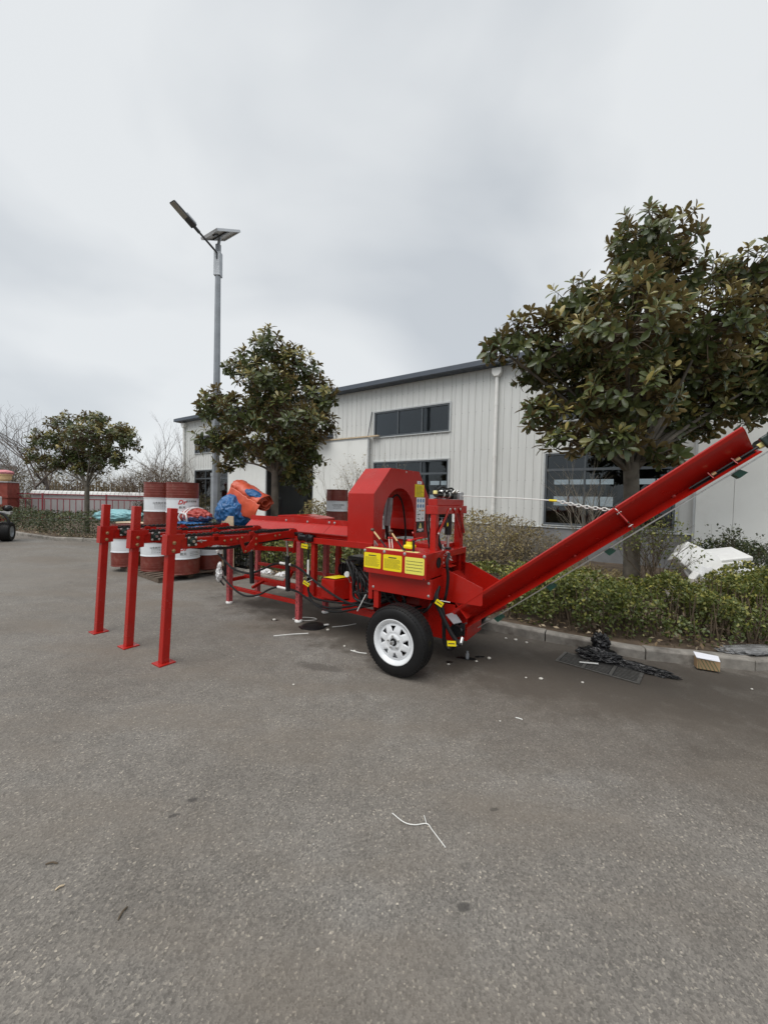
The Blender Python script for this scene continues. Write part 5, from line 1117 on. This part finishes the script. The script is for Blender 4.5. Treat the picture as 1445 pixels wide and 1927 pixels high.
# ================================================================ DRUMS, PALLET, TARPS, LAMP POST
PA = Vector((-4.12, 7.0, 0)); e1 = Vector((-.786, .617, 0)); e2 = Vector((.617, .786, 0))
pal = empty('timber_pallet', PA, math.atan2(-e1.y, -e1.x)); tag(pal, 'low dark timber pallet carrying the oil drums', 'pallet')
# local: x from near corner backwards is -x ; y away
for y in (0, .55, 1.05): MB().box(-1.95, .0, y, y + .09, .0 if y != .55 else .02, .085).build('bearer', 'pallet_wood', pal, bevel=.004)
for i in range(10): MB().box(-1.95 + i * .208, -1.95 + i * .208 + .10, -.01, 1.15, .086, .108).build('slat', 'pallet_wood', pal, bevel=.003)
def drum(loc, rz, label, green=False, writing='', small=True):
    o = empty('oil_drum', loc, rz); tag(o, label, 'drum', 'red and white oil drums'); r = .288
    def seg(z0, z1, ridges):
        pr = []
        for i in range(int((z1 - z0) / .01) + 1):
            z = z0 + (z1 - z0) * i / int((z1 - z0) / .01); b_ = 0
            for q, a in ridges: b_ += a * math.exp(-((z - q) / .009) ** 2)
            pr.append((r + b_, z))
        return pr
    MB().lathe([(.001, .02), (r - .012, .02), (r - .012, .0), (r + .004, .0), (r + .005, .015), (r, .02)] + seg(.022, .30, [(.07, .003), (.11, .003), (.15, .003)]), n=40).build('lower_body', 'drum_red', o)
    MB().lathe(seg(.30, .58, [(.305, .011), (.575, .011)]), n=40).build('label_band', 'drum_white', o)
    MB().lathe(seg(.58, .85, [(.64, .004), (.69, .004), (.74, .004), (.79, .003)]) + [(r, .862), (r + .006, .868), (r + .006, .885), (r - .008, .885), (r - .010, .868), (.001, .866)], n=40).build('upper_body', 'drum_red', o)
    MB().lathe([(.02, 0), (.03, 0), (.03, .015), (.001, .016)], (.17, 0, .866), (0, 0, 1), 12).build('bung', 'zinc', o)
    if green:
        MB().lathe([(r + .002, .04), (r + .003, .05), (r + .003, .26), (r + .002, .27)], n=40).build('green_wrap', 'drum_green', o)
    def put(txt, size, mat, ang_, z, it=0., th=0.):
        n0 = len(txt)
        # letter by letter round the barrel
        wch = size * (.62 if ord(txt[0]) < 256 else 1.02)
        for i, ch_ in enumerate(txt):
            a = ang_ + (i - (n0 - 1) / 2) * wch / r
            mt = Matrix.Translation((math.cos(a) * (r + .0025), math.sin(a) * (r + .0025), z)) @ Matrix.Rotation(a + math.pi / 2, 4, 'Z') @ Matrix.Rotation(math.pi / 2, 4, 'X')
            text_mesh(ch_, size, mat, 'lettering', o, mt, it, th)
    if writing:
        fa = -math.pi / 2
        if 'logo' in writing:
            put('Dr', .115, 'print_red', fa - .02, .50, .35, .004)
            if 'sub' in writing: put('航天', .058, 'print_black', fa - .02, .40)
            put('航天润滑油', .042, 'print_black', fa + .58, .52)
        if 'name' in writing: put('山东航天润滑油', .046, 'print_black', fa + .12, .47)
        pr = MB(); rd_ = random.Random(4)
        for zz in (.43, .405, .37):
            a = fa + (.38 if 'logo' in writing else -.35); e = a + .75
            while a < e:
                l = rd_.uniform(.03, .09); a2 = a + l; q = r + .0012
                pr.add([(math.cos(a) * q, math.sin(a) * q, zz), (math.cos(a2) * q, math.sin(a2) * q, zz), (math.cos(a2) * q, math.sin(a2) * q, zz + .009), (math.cos(a) * q, math.sin(a) * q, zz + .009)], [(0, 1, 2, 3)]); a = a2 + .03
        pr.build('small_print', 'print_black', o)
    return o
z0 = .109; fc = lambda x, y: math.atan2(y, x) - math.pi / 2       # label turned to the yard
drum((-3.93, 7.52, z0), fc(-3.93, 7.52), 'nearest oil drum on the pallet with a red logo, lower tier', writing='logo sub')
drum((-4.62, 7.80, z0), fc(-4.62, 7.8), 'oil drum with printed name, lower tier, middle of the front row', writing='name')
drum((-5.50, 8.20, z0), fc(-5.5, 8.2), 'leftmost oil drum, lower tier at the pallet end')
drum((-5.08, 8.62, z0), fc(-5.08, 8.62), 'lower oil drum with a bright green wrap, half hidden', green=True)
drum((-3.72, 8.14, z0), fc(-3.72, 8.14), 'lower oil drum behind the nearest one at the pallet right end')
drum((-4.33, 8.35, z0), fc(-4.33, 8.35), 'lower oil drum at the back, under the stack')
drum((-3.98, 7.56, z0 + .888), fc(-3.98, 7.56), 'upper oil drum with the red logo, right of the two stacked on top', writing='logo sub')
drum((-4.60, 7.86, z0 + .888), fc(-4.6, 7.86), 'upper oil drum without logo, left of the two stacked on top', writing='name')
drum((-1.29, 10.5, .12), fc(-1.29, 10.5), 'lower of the two drums stacked in the bed left of the red hood')
drum((-1.29, 10.5, 1.008), fc(-1.29, 10.5), 'upper of the two drums stacked in the bed left of the red hood', writing='name')

def roll(name, label, mat, loc, L_, r_, rz, turns=3.2, flat=.6, core=None, tilt=0., cat='tarpaulin', amp=.03):
    root = empty(name, loc, rz); tag(root, label, cat); root.rotation_euler = (0, tilt, rz)
    n, k = 90, 26; vs_ = []; sd_ = 17.0
    for j in range(k + 1):
        x = (j / k - .5) * L_
        for i in range(n + 1):
            a = turns * 2 * math.pi * i / n; rr_ = r_ * (.28 + .72 * i / n) * (1 + amp * 2 * noise.noise(Vector((x * 4, math.cos(a) * 1.4, math.sin(a) * 1.4 + sd_))) + amp * .9 * (.5 - abs(noise.noise(Vector((x * 7 + a * .7, math.cos(a) * 2, sd_ + 3))))) + amp * noise.noise(Vector((x * 14, math.cos(a) * 5, math.sin(a) * 5))))
            vs_.append((x + .03 * noise.noise(Vector((a * .8, j * .2, sd_))), math.cos(a) * rr_, math.sin(a) * rr_ * flat))
    fs = [(j * (n + 1) + i, j * (n + 1) + i + 1, (j + 1) * (n + 1) + i + 1, (j + 1) * (n + 1) + i) for j in range(k) for i in range(n)]
    o = MB().add(vs_, fs, True).build('sheet', mat, root); s_ = o.modifiers.new('solid', 'SOLIDIFY'); s_.thickness = .006
    return root
# blue bundle, orange tarpaulin roll and crate beside the lamp post
def drape(name, mat, parent, pts_u, pts_v, fn, amp, seed, thick=.006):
    vs_ = []; 
    for i in range(pts_u + 1):
        for j in range(pts_v + 1):
            p = Vector(fn(i / pts_u, j / pts_v)); q = p * 5 + Vector((seed, 0, 0))
            vs_.append(p + Vector((noise.noise(q), noise.noise(q + Vector((9, 0, 0))), (1 - 2 * abs(noise.noise(q * 1.4 + Vector((0, 9, 0))))))) * amp)
    fs = [(i * (pts_v + 1) + j, i * (pts_v + 1) + j + 1, (i + 1) * (pts_v + 1) + j + 1, (i + 1) * (pts_v + 1) + j) for i in range(pts_u) for j in range(pts_v)]
    o = MB().add(vs_, fs, True).build(name, mat, parent); s_ = o.modifiers.new('solid', 'SOLIDIFY'); s_.thickness = thick; return o
crate = empty('wire_crate', (-3.18, 8.75, .08), -.6); tag(crate, 'black wire crate under the blue and orange tarpaulins', 'crate')
for z in (.02, .3, .62, .92): 
    for a, b_ in (((-.55, -.35), (.55, -.35)), ((.55, -.35), (.55, .35)), ((.55, .35), (-.55, .35)), ((-.55, .35), (-.55, -.35))): MB().bar((*a, z), (*b_, z), .022, .022).build('rail', 'black_paint', crate)
for i in range(12): MB().bar((-.55 + i * .1, -.35, .02), (-.55 + i * .1, -.35, .92), .012, .012).build('bar', 'black_paint', crate)
MB().box(-.53, .53, -.33, .33, .04, .07).build('base', 'black_paint', crate); MB().box(-.5, .5, -.3, .3, .85, .90).build('lid', 'black_paint', crate)
bb = wrinkled('tarpaulin_bundle', 'tarp_blue', (-3.42, 8.70, 1.24), (.36, .36, .42), 2, .20, 1.5, 6, flat=.8); tag(bb, 'crumpled blue tarpaulin bundle beside the lamp post', 'tarpaulin')
orr = roll('tarpaulin_roll', 'folded orange tarpaulin roll lying over the blue bundle', 'tarp_orange', (-3.02, 8.72, 1.70), .92, .26, -.45, 3.0, .78, tilt=.42, amp=.10)
drape('hanging_flap', 'tarp_orange', orr, 22, 18, lambda a, b_: (-.40 + .95 * a, -.27 - .10 * b_ * (1 - b_), -.02 - (.50 - .22 * abs(a - .4)) * b_), .025, 3)
wrinkled('blue_lining', 'tarp_blue', (.22, -.17, .10), (.20, .09, .06), 14, .35, 2.0, 5, orr, rot=(.5, 0, .2))
bx2 = empty('plastic_box', (-3.52, 8.30, .08), -.5); tag(bx2, 'small pale blue plastic box at the foot of the blue tarpaulin', 'box')
MB().box(-.09, .09, -.08, .08, .62, .86).build('body', 'blue_crate', bx2, bevel=.012); MB().box(-.1, .1, -.09, .09, .862, .90).build('lid', 'blue_crate', bx2, bevel=.008); MB().box(-.12, .12, -.1, .1, 0, .618).build('stand', 'pallet_wood', bx2)
# striped bundle on the drums
stp = empty('striped_bundle', (-3.62, 7.36, 1.0), -.5); tag(stp, 'tied red and navy striped tarpaulin bundle on the lower drums', 'tarpaulin')
wrinkled('cover', 'tarp_red', (0, 0, .24), (.34, .20, .13), 6, .28, 2.4, 5, stp, flat=.7)
wrinkled('stripe', 'tarp_navy', (.03, .0, .205), (.35, .205, .07), 7, .25, 2.6, 5, stp)
for a in (-.07, .02): 
    MB().tube([(a + .01 * math.sin(k), .215 * math.cos(k * .52), .24 + .165 * math.sin(k * .52)) for k in range(13)], .014, 6).build('tie', 'cloth_white', stp)
for s_ in (-1, 1): MB().tube(smoothpath([(-.03, -.19, .27), (-.03 + s_ * .07, -.24, .30), (-.03 + s_ * .12, -.25, .22), (-.03 + s_ * .10, -.23, .15)], 5), .016, 6).build('bow', 'cloth_white', stp)
nb = wrinkled('folded_tarpaulin', 'tarp_blue', (-3.66, 7.36, 1.08), (.44, .24, .075), 9, .3, 2.2, 5, rot=(0, 0, -.5), flat=.6); tag(nb, 'flat folded blue tarpaulin under the striped bundle', 'tarpaulin')
brd = empty('plywood_sheet', (-3.42, 8.1, 1.05), -.4); tag(brd, 'pale plywood sheet leaning behind the striped bundle', 'board')
MB().hexa([(-.2, 0, -.9), (.32, 0, -.9), (.32, .02, -.9), (-.2, .02, -.9), (-.2, .2, .16), (.10, .2, .16), (.10, .22, .16), (-.2, .22, .16)]).build('panel', 'pale_board', brd)
brd2 = empty('timber_board', (-7.0, 11.0, .0), -.3); tag(brd2, 'pale timber boards on low trestles left of the drums', 'board')
MB().box(-.7, .9, -.2, .2, .78, .83).build('panel', 'pale_board', brd2, bevel=.004)
for x in (-.5, .7): MB().box(x - .04, x + .04, -.15, .15, 0, .78).build('trestle', 'pallet_wood', brd2)
tt = wrinkled('tarpaulin_heap', 'tarp_teal', (-9.2, 13.3, .88), (.74, .42, .20), 4, .26, 1.6, 6, flat=.85); tag(tt, 'pale teal tarpaulin heap lying over the hedge beyond the loading arms', 'tarpaulin')

# solar street lamp
LP = Vector((-3.80, 8.62, .06))
lamp = empty('solar_street_lamp', (LP.x * 1.2, LP.y * 1.2, -.25)); lamp.scale = (1.2, 1.2, 1.2); tag(lamp, 'tall grey solar street lamp with panel on top', 'street lamp')
MB().lathe([(.0, .26), (.17, .26), (.17, .285), (.12, .29), (.10, .33)], n=8).build('base_plate', 'galvanised', lamp)
MB().tube([(0, 0, .02), (0, 0, 2.02)], .108, 8).build('lower_pole', 'galvanised', lamp); MB().tube([(0, 0, 2.02), (0, 0, 2.09)], .118, 8).build('pole_collar', 'galvanised', lamp)
MB().tube([(0, 0, 2.09), (0, 0, 6.5)], [.085, .062], 8).build('upper_pole', 'pole_grey', lamp)
MB().hexa([(-.072, -.072, 6.44), (.072, -.072, 6.44), (.072, .072, 6.44), (-.072, .072, 6.44), (-.07, -.07, 6.96), (.07, -.07, 6.96), (.07, .07, 6.96), (-.07, .07, 6.96)]).build('battery_case', 'galvanised', lamp, bevel=.008)
MB().tube([(0, 0, 6.95), (0, 0, 7.12)], .062, 8).build('pole_top', 'pole_grey', lamp); MB().tube([(0, 0, 7.1), (0.04, 0, 7.32)], .032, 8).build('panel_stem', 'pole_grey', lamp)
pc, pu, pv = Vector((-3.737, 8.6, 7.396)) - LP, Vector((.29, .51, .32)).normalized(), Vector((-.48, .29, -.02)).normalized(); pw_ = pu.cross(pv).normalized()
pw_ = pw_ if pw_.z > 0 else -pw_
def tbox(x0, x1, y0, y1, z0_, z1, name, mat):
    f_ = lambda x, y, z: pc + pu * x + pv * y + pw_ * z
    return MB().hexa([f_(*p) for p in ((x0, y0, z0_), (x1, y0, z0_), (x1, y1, z0_), (x0, y1, z0_), (x0, y0, z1), (x1, y0, z1), (x1, y1, z1), (x0, y1, z1))]).build(name, mat, lamp)
tbox(-.315, .315, -.26, .26, .0, .012, 'solar_panel', 'solar_back'); tbox(-.31, .31, -.255, .255, .0125, .018, 'solar_cells', 'black_gloss')
for a in ((-.335, -.315, -.28, .28), (.315, .335, -.28, .28), (-.315, .315, -.28, -.26), (-.315, .315, .26, .28)): tbox(*a, -.026, .02, 'panel_frame', 'aluminium')
tbox(-.03, .03, -.25, .25, -.028, -.002, 'panel_bracket', 'lamp_dark'); tbox(-.20, -.12, -.05, .05, -.028, -.002, 'junction_box', 'lamp_dark')
# arm reaching up over the yard, lamp head seen from below
a0 = Vector((-3.80, 8.56, 6.98)) - LP; dd = Vector((-.46, -.80, .385)).normalized(); a1 = a0 + dd * .62
MB().tube([a0 + Vector((0, .0, -.14)), a0, a0 + dd * .1, a1], .022, 10).build('lamp_arm', 'lamp_dark', lamp)
sd2 = dd.cross(Vector((0, 0, 1))).normalized(); nn2 = sd2.cross(dd).normalized()
def hd(t_, s_, n_): return a1 + dd * t_ + sd2 * s_ + nn2 * n_
MB().hexa([hd(-.04, -.085, -.02), hd(.49, -.08, -.02), hd(.49, .08, -.02), hd(-.04, .085, -.02), hd(-.04, -.07, .04), hd(.47, -.06, .03), hd(.47, .06, .03), hd(-.04, .07, .04)]).build('lamp_head', 'lamp_dark', lamp, bevel=.015)
MB().hexa([hd(.16, -.068, -.028), hd(.47, -.066, -.028), hd(.47, .066, -.028), hd(.16, .068, -.028), hd(.16, -.068, -.0205), hd(.47, -.066, -.0205), hd(.47, .066, -.0205), hd(.16, .068, -.0205)]).build('lamp_lens', 'lamp_lens', lamp)
MB().hexa([hd(-.02, -.05, .045), hd(.2, -.05, .045), hd(.2, .05, .045), hd(-.02, .05, .045), hd(-.02, -.05, .075), hd(.2, -.05, .075), hd(.2, .05, .075), hd(-.02, .05, .075)]).build('heat_sink', 'aluminium', lamp)
MB().tube([hd(-.16, 0, 0), hd(-.03, 0, 0)], .034, 10).build('socket', 'lamp_dark', lamp)

# ================================================================ SECOND RED MACHINE AT THE LEFT EDGE
tr2 = empty('red_trailer', (-12.62, 12.35, 0), R(28)); tag(tr2, 'small red wheeled machine cut off by the left picture edge', 'machine')
wl2 = MB().lathe([(.18, -.13), (.24, -.145), (.29, -.14), (.315, -.11), (.318, 0), (.315, .11), (.29, .14), (.24, .145), (.18, .13)], (0.32, 0, .318), (1, 0, 0), 36).build('wheel', 'tyre_rubber', tr2)
for k in (-.08, -.03, .03, .08): MB().lathe([(.3195, -.008), (.322, -.006), (.322, .006), (.3195, .008)], (.32 + k, 0, .318), (1, 0, 0), 36).build('tread_rib', 'tyre_rubber', wl2)
MB().lathe([(.001, -.05), (.09, -.06), (.17, -.10), (.185, -.128), (.19, -.128), (.185, .1)], (.32, 0, .318), (1, 0, 0), 24).build('rim', 'grey_plate', wl2)
MB().lathe([(.001, .05), (.09, .06), (.17, .10), (.185, .128), (.19, .128)], (.32, 0, .318), (1, 0, 0), 24).build('rim', 'grey_plate', wl2)
MB().box(-1.3, .18, -.06, .06, .28, .36).build('axle', 'steel', tr2, bevel=.01); MB().box(-1.2, .0, -.5, .6, .62, .72).build('chassis', RP, tr2, bevel=.01)
MB().box(-1.1, .02, -.35, .5, 1.0, 1.60).build('body_panel', RP, tr2, bevel=.02); MB().tube(smoothpath([(.05, -.2, .95), (.28, -.2, .9), (.42, -.2, .7), (.40, -.2, .55)], 6), .035, 10).build('fender_bar', 'black_paint', tr2)
MB().sphere((.36, -.05, 1.08), .13, 8, (1, 1, .8)).build('motor_cap', 'black_gloss', tr2); MB().box(.15, .45, -.12, .1, .88, .98).build('motor_mount', 'zinc', tr2, bevel=.01); MB().box(.10, .20, -.1, .05, 1.2, 1.46).build('filter_can', 'white_plastic', tr2, bevel=.02)
MB().lathe([(.001, 0), (.13, 0), (.14, .03), (.001, .05)], (.12, -.2, .72), (1, -.4, 0), 18).build('pulley', 'black_paint', tr2); MB().box(-.05, .16, -.15, .15, .36, .62).build('bracket', 'zinc', tr2)

# ================================================================ THINGS IN THE BED AND BY THE KERB
fo1 = empty('foam_block', (5.02, 6.15, .10)); tag(fo1, 'tilted white foam packing block with a rounded hollow', 'packing foam', 'white foam packing in the bed')
def rbox(parent, name, mat, size, loc, rot, bevel=.015):
    x, y, z = (s_ / 2 for s_ in size); o = MB().box(-x, x, -y, y, -z, z).build(name, mat, parent, bevel=bevel); o.location = loc; o.rotation_euler = rot; return o
fm = MB().prism([(-.30, -.22), (.18, -.22), (.18, -.08), (.30, -.08), (.30, .16)] + [(.30 - .30 * math.sin(R(90) * k / 6) * .9, .16 + .0 + .10 * math.sin(R(180) * k / 6)) for k in range(1, 6)] + [(-.05, .20), (-.30, .14)], lambda p, q, t_: (p, t_, q), -.12, .12).build('block', 'foam_white', fo1, bevel=.012)
fm.location = (0.02, 0, .66); fm.rotation_euler = (R(-28), R(38), R(-20))
rbox(fo1, 'rib', 'foam_white', (.50, .05, .10), (-.10, -.16, .52), (R(-28), R(42), R(-20)))
fo2 = empty('foam_slab', (5.48, 6.25, .12)); tag(fo2, 'flat white foam slab with stepped edge lying on the hedge', 'packing foam', 'white foam packing in the bed')
rbox(fo2, 'slab', 'foam_white', (.66, .46, .075), (.03, 0, .73), (R(14), R(-9), R(-8))); rbox(fo2, 'step', 'foam_white', (.50, .40, .085), (-.03, -.02, .65), (R(14), R(-9), R(-8)))
for q_, (sz_, lc_, rt_) in enumerate((((.34, .10, .16), (-.12, -.22, .40), (R(20), R(30), R(30))), ((.28, .20, .07), (.28, -.16, .46), (R(-35), R(-12), R(15))), ((.20, .12, .10), (.42, -.22, .36), (R(10), R(40), R(-30))), ((.42, .05, .09), (-.22, -.05, .62), (R(5), R(58), R(-15))))):
    rbox(fo1, 'fragment', 'foam_white', sz_, lc_, rt_, .02)
sh_ = drape('foam_sheet', 'cloth_white', None, 44, 30, lambda a, b_: (4.88 + .95 * a, 6.0 - .25 * b_, .66 - .5 * b_ * (.6 + .4 * math.sin(a * 9))), .06, 6); tag(sh_, 'crumpled white packing sheet hanging below the foam pieces', 'packing sheet')
rk = empty('grey_boulder', (4.85, 5.9, .05)); tag(rk, 'rounded grey slab in the bed below the foam block', 'stone'); wrinkled('stone', 'kerb_stone', (0, 0, .2), (.42, .25, .28), 12, .14, 1.2, 4, rk)
bk = empty('black_strap', (3.80, 4.75, .60)); tag(bk, 'black rubber strap lying across the hedge top', 'strap'); MB().tube(smoothpath([(-.16, .08, .10), (-.05, .03, .07), (.06, -.03, .02), (.14, -.06, -.04)], 6), .018, 8).build('strap', 'black_rubber', bk)
# cardboard box on the kerb
cbx = empty('cardboard_box', (3.27, 3.79, .0), -.42); tag(cbx, 'small open cardboard box with diagonal stripes resting on the kerb', 'box')
cz0, cz1 = .02, .135
o = MB().box(-.10, .10, -.05, .05, cz0, cz1).build('body', 'cardboard', cbx, bevel=.003)
for k in range(-4, 6):
    x = -.085 + k * .034; pts = [(x, cz0 + .004), (x + .010, cz0 + .004), (x + .010 + -.055, cz1 - .004), (x - .055, cz1 - .004)]
    # clip to the face
    def cl_(p, q): return (max(-.098, min(.098, p)), q)
    pts = [cl_(*p) for p in pts]
    if len(set(p[0] for p in pts)) > 2: MB().prism(pts, lambda p, q, t_: (p, t_, q), -.0522, -.0508).build('print', 'cardboard_green', o)
MB().hexa([(-.10, -.05, cz1), (.10, -.05, cz1), (.10, -.02, cz1 + .004), (-.10, -.02, cz1 + .004), (-.105, -.075, cz1 + .02), (-.0, -.07, cz1 + .012), (0, -.068, cz1 + .014), (-.105, -.072, cz1 + .022)]).build('flap', 'box_inside', cbx)
MB().hexa([(-.10, -.04, cz1 + .002), (.10, -.04, cz1 + .002), (.11, .05, cz1 + .03), (-.11, .05, cz1 + .045), (-.10, -.04, cz1 + .004), (.10, -.04, cz1 + .004), (.11, .05, cz1 + .032), (-.11, .05, cz1 + .047)]).build('flap', 'box_inside', cbx)
cbx.scale = (.92, .92, .86)
ps = wrinkled('plastic_film', 'clear_wrap', (3.95, 4.02, .135), (.34, .11, .025), 15, .4, 2.5, 5, rot=(0, 0, .1)); tag(ps, 'crumpled clear plastic film lying on the soil at the right edge', 'plastic film')
# drain grate with black film over it
gr = empty('drain_grate', (2.20, 3.80, 0), R(-41)); tag(gr, 'black slotted iron drain grate set in the asphalt by the kerb', 'drain grate')
MB().box(-.36, .36, -.16, .16, .002, .005).build('pit', 'drain_dark', gr)
for i in range(3):
    cx_ = -.24 + i * .24
    for k in range(9): MB().box(cx_ - .098, cx_ + .098, -.145 + k * .0345, -.145 + k * .0345 + .013, .006, .0085).build('bar', 'grate_iron', gr)
for x in (-.36, -.12, .12, .345): MB().box(x - .014, x + .014, -.16, .16, .0055, .0095).build('frame', 'grate_iron', gr)
for y in (-.165, .15): MB().box(-.37, .36, y, y + .016, .005, .0098).build('frame', 'grate_iron', gr)
fl2 = wrinkled('black_film', 'plastic_black', (2.30, 3.99, .04), (.17, .11, .065), 19, .55, 1.5, 6, rot=(0, 0, -.6), flat=.4); tag(fl2, 'crumpled black plastic film draped over the drain grate and kerb', 'plastic film')
tl_ = wrinkled('film_tail', 'plastic_black', (.33, -.03, -.02), (.25, .06, .03), 23, .7, 1.9, 6, fl2, rot=(0, 0, -.12))
wrinkled('film_tuft', 'plastic_black', (.0, .17, .09), (.06, .045, .08), 29, .9, 1.7, 5, fl2)
tg = MB().tube([(2.03, 3.86, .022), (2.20, 3.82, .026)], .007, 6).build('stick', 'cable_white', None); tag(tg, 'white stick lying on the drain grate', 'stick')
# cable ties, puddles and bits on the asphalt
def tie(pts, label, r_=.0035):
    o = MB().tube(smoothpath([(x, y, .006) for x, y in pts], 6), r_, 6).build('cable_tie', 'cable_white', None); return tag(o, label, 'cable tie', 'white cable ties on the asphalt')
t1 = tie([(.08, 1.932), (.138, 1.878), (.19, 1.864), (.252, 1.872), (.275, 1.835), (.325, 1.742)], 'large forked white cable tie lying in the foreground', .0024)
MB().tube([(.250, 1.872, .007), (.244, 1.92, .007)], .002, 6).build('tail', 'cable_white', t1)
tie([(-1.256, 4.436), (-1.05, 4.51), (-.874, 4.551)], 'long white cable tie in front of the frame leg', .006)
tie([(-.321, 4.064), (-.23, 4.01), (-.146, 3.989)], 'white cable tie touching the wheel', .005)
tie([(1.031, 2.846), (1.055, 2.835), (1.074, 2.82)], 'short white cable tie on open asphalt right of the wheel', .004)
tie([(-.62, 4.80), (-.45, 4.87), (-.33, 4.95)], 'pale cable tie in the shade under the oil tank', .005)
lo = MB().tube([(-1.03 + .16 * math.cos(k * math.pi / 12), 5.10 + .07 * math.sin(k * math.pi / 12) + .0, .006) for k in range(25)], .005, 6).build('cable_loop', 'cable_white', None); tag(lo, 'thin white wire loop around the frame leg foot', 'wire')
def splat(name, label, c, rx, ry, rz, seed, mat='oil', z=.004, cat='stain'):
    n = 40; vs_ = [(0, 0, 0)]
    for i in range(n):
        a = 2 * math.pi * i / n; q = 1 + .45 * noise.noise(Vector((math.cos(a) * 1.6, math.sin(a) * 1.6, seed))) + .2 * noise.noise(Vector((math.cos(a) * 5, math.sin(a) * 5, seed)))
        vs_.append((rx * q * math.cos(a), ry * q * math.sin(a), 0))
    o = MB().add(vs_, [(0, i + 1, (i + 1) % n + 1) for i in range(n)]).build(name, mat, None); o.location = (c[0], c[1], z); o.rotation_euler = (0, 0, rz); o['kind'] = 'structure'; return o
splat('oil_stain', '', (.90, 3.93), .10, .035, -.3, 1); splat('oil_stain', '', (.70, 3.83), .035, .018, 0, 2); splat('oil_stain', '', (-.86, 4.80), .19, .085, .25, 3)
splat('oil_stain', '', (-1.42, 5.03), .05, .02, 0, 4); splat('oil_stain', '', (1.04, 3.98), .06, .02, .2, 5)
mat_ = MB().lathe([(.001, .012), (.14, .010), (.16, .0)], (-.86, 4.82, .005), (0, 0, 1), 24).build('rubber_mat', 'black_rubber', None); tag(mat_, 'black rubber disc lying in front of the frame leg foot', 'rubber disc')
bt = MB().box(-.03, .03, -.016, .016, .0, .014).build('white_label_scrap', 'white_plastic', None, bevel=.003); bt.location = (-.70, 4.83, .018); bt.rotation_euler = (0, 0, .4); tag(bt, 'white plastic scrap on the black rubber disc', 'scrap')
cp = MB().lathe([(.018, 0), (.018, .05), (.012, .055), (.012, .075), (.001, .076)], (.90, 3.93, .004), (0, 0, 1), 12).build('bottle_stub', 'grey_plate', None); tag(cp, 'small grey bottle stub standing in an oily spot by the wheel', 'bottle')
def crumb(label, x, y, s_, seed, mat='pebble'):
    o = wrinkled('pebble', mat, (x, y, s_ * .45), (s_, s_ * .8, s_ * .55), seed, .3, 1.4, 2); tag(o, label, 'pebble', 'bits lying on the asphalt')
for i, (x, y, s_, lb) in enumerate(((.68, 3.77, .014, 'pale crumb beside the small oil spot nearest the wheel'), (-.40, 4.18, .013, 'pale crumb further left of the two left of the wheel'), (-.28, 4.05, .015, 'pale crumb nearest the wheel, on its left'), (1.49, 3.5, .018, 'largest white crumb left of the drain grate'), (1.36, 3.52, .010, 'tiny white crumb next to the largest crumb by the grate'), (1.13, 3.94, .020, 'pale stone right of the oily spot with the grey bottle stub'),
    (-1.42, 5.03, .022, 'grey stone on the small stain under the machine frame'), (-.66, 4.69, .020, 'grey stone right of the black rubber disc'), (.98, 3.86, .013, 'pale crumb at the foot of the grey bottle stub'), (.9, 2.8, .007, 'tiny crumb on open asphalt near the short cable tie'), (1.85, 3.45, .012, 'white crumb in front of the drain grate'), (3.35, 3.40, .010, 'tiny crumb in front of the cardboard box'), (-.75, 3.28, .010, 'tiny crumb on open asphalt left of the wheel'),
    (1.6, 4.5, .02, 'pale stone by the kerb under the conveyor, middle of three'), (1.5, 4.55, .014, 'pale stone by the kerb under the conveyor, leftmost of three'), (1.7, 4.42, .016, 'pale stone by the kerb under the conveyor, rightmost of three'))):
    crumb(lb, x, y, s_, 30 + i)
def twigbit(label, x, y, l, a, mat='dry_leaf'):
    o = MB().tube(smoothpath([(-l / 2, 0, .004), (0, l * .06, .008), (l / 2, 0, .004)], 4), [.002] + [.0035] * 7 + [.0015], 6).build('dry_twig', mat, None); o.location = (x, y, 0); o.rotation_euler = (0, 0, a); tag(o, label, 'twig')
twigbit('small dry twig lying at the left foreground', -1.41, 1.62, .05, .1, 'stem_brown'); twigbit('thin twig standing lowest in the left foreground', -.97, 1.43, .05, 1.5, 'stem_brown')
twigbit('pale wood sliver in the left foreground', -1.29, 1.52, .03, .8, 'pale_board')

for x, y, sx_, seed, lb in ((-2.42, 7.75, .16, 51, 'white plastic bag on the ground behind the frame, left one'), (-1.95, 7.45, .12, 52, 'white plastic bag on the ground behind the frame, right one')):
    o = wrinkled('plastic_bag', 'cloth_white', (x, y, .07), (sx_, sx_ * .7, .09), seed, .6, 1.9, 5, rot=(0, 0, .4), flat=.6); tag(o, lb, 'plastic bag', 'white plastic bags behind the machine')
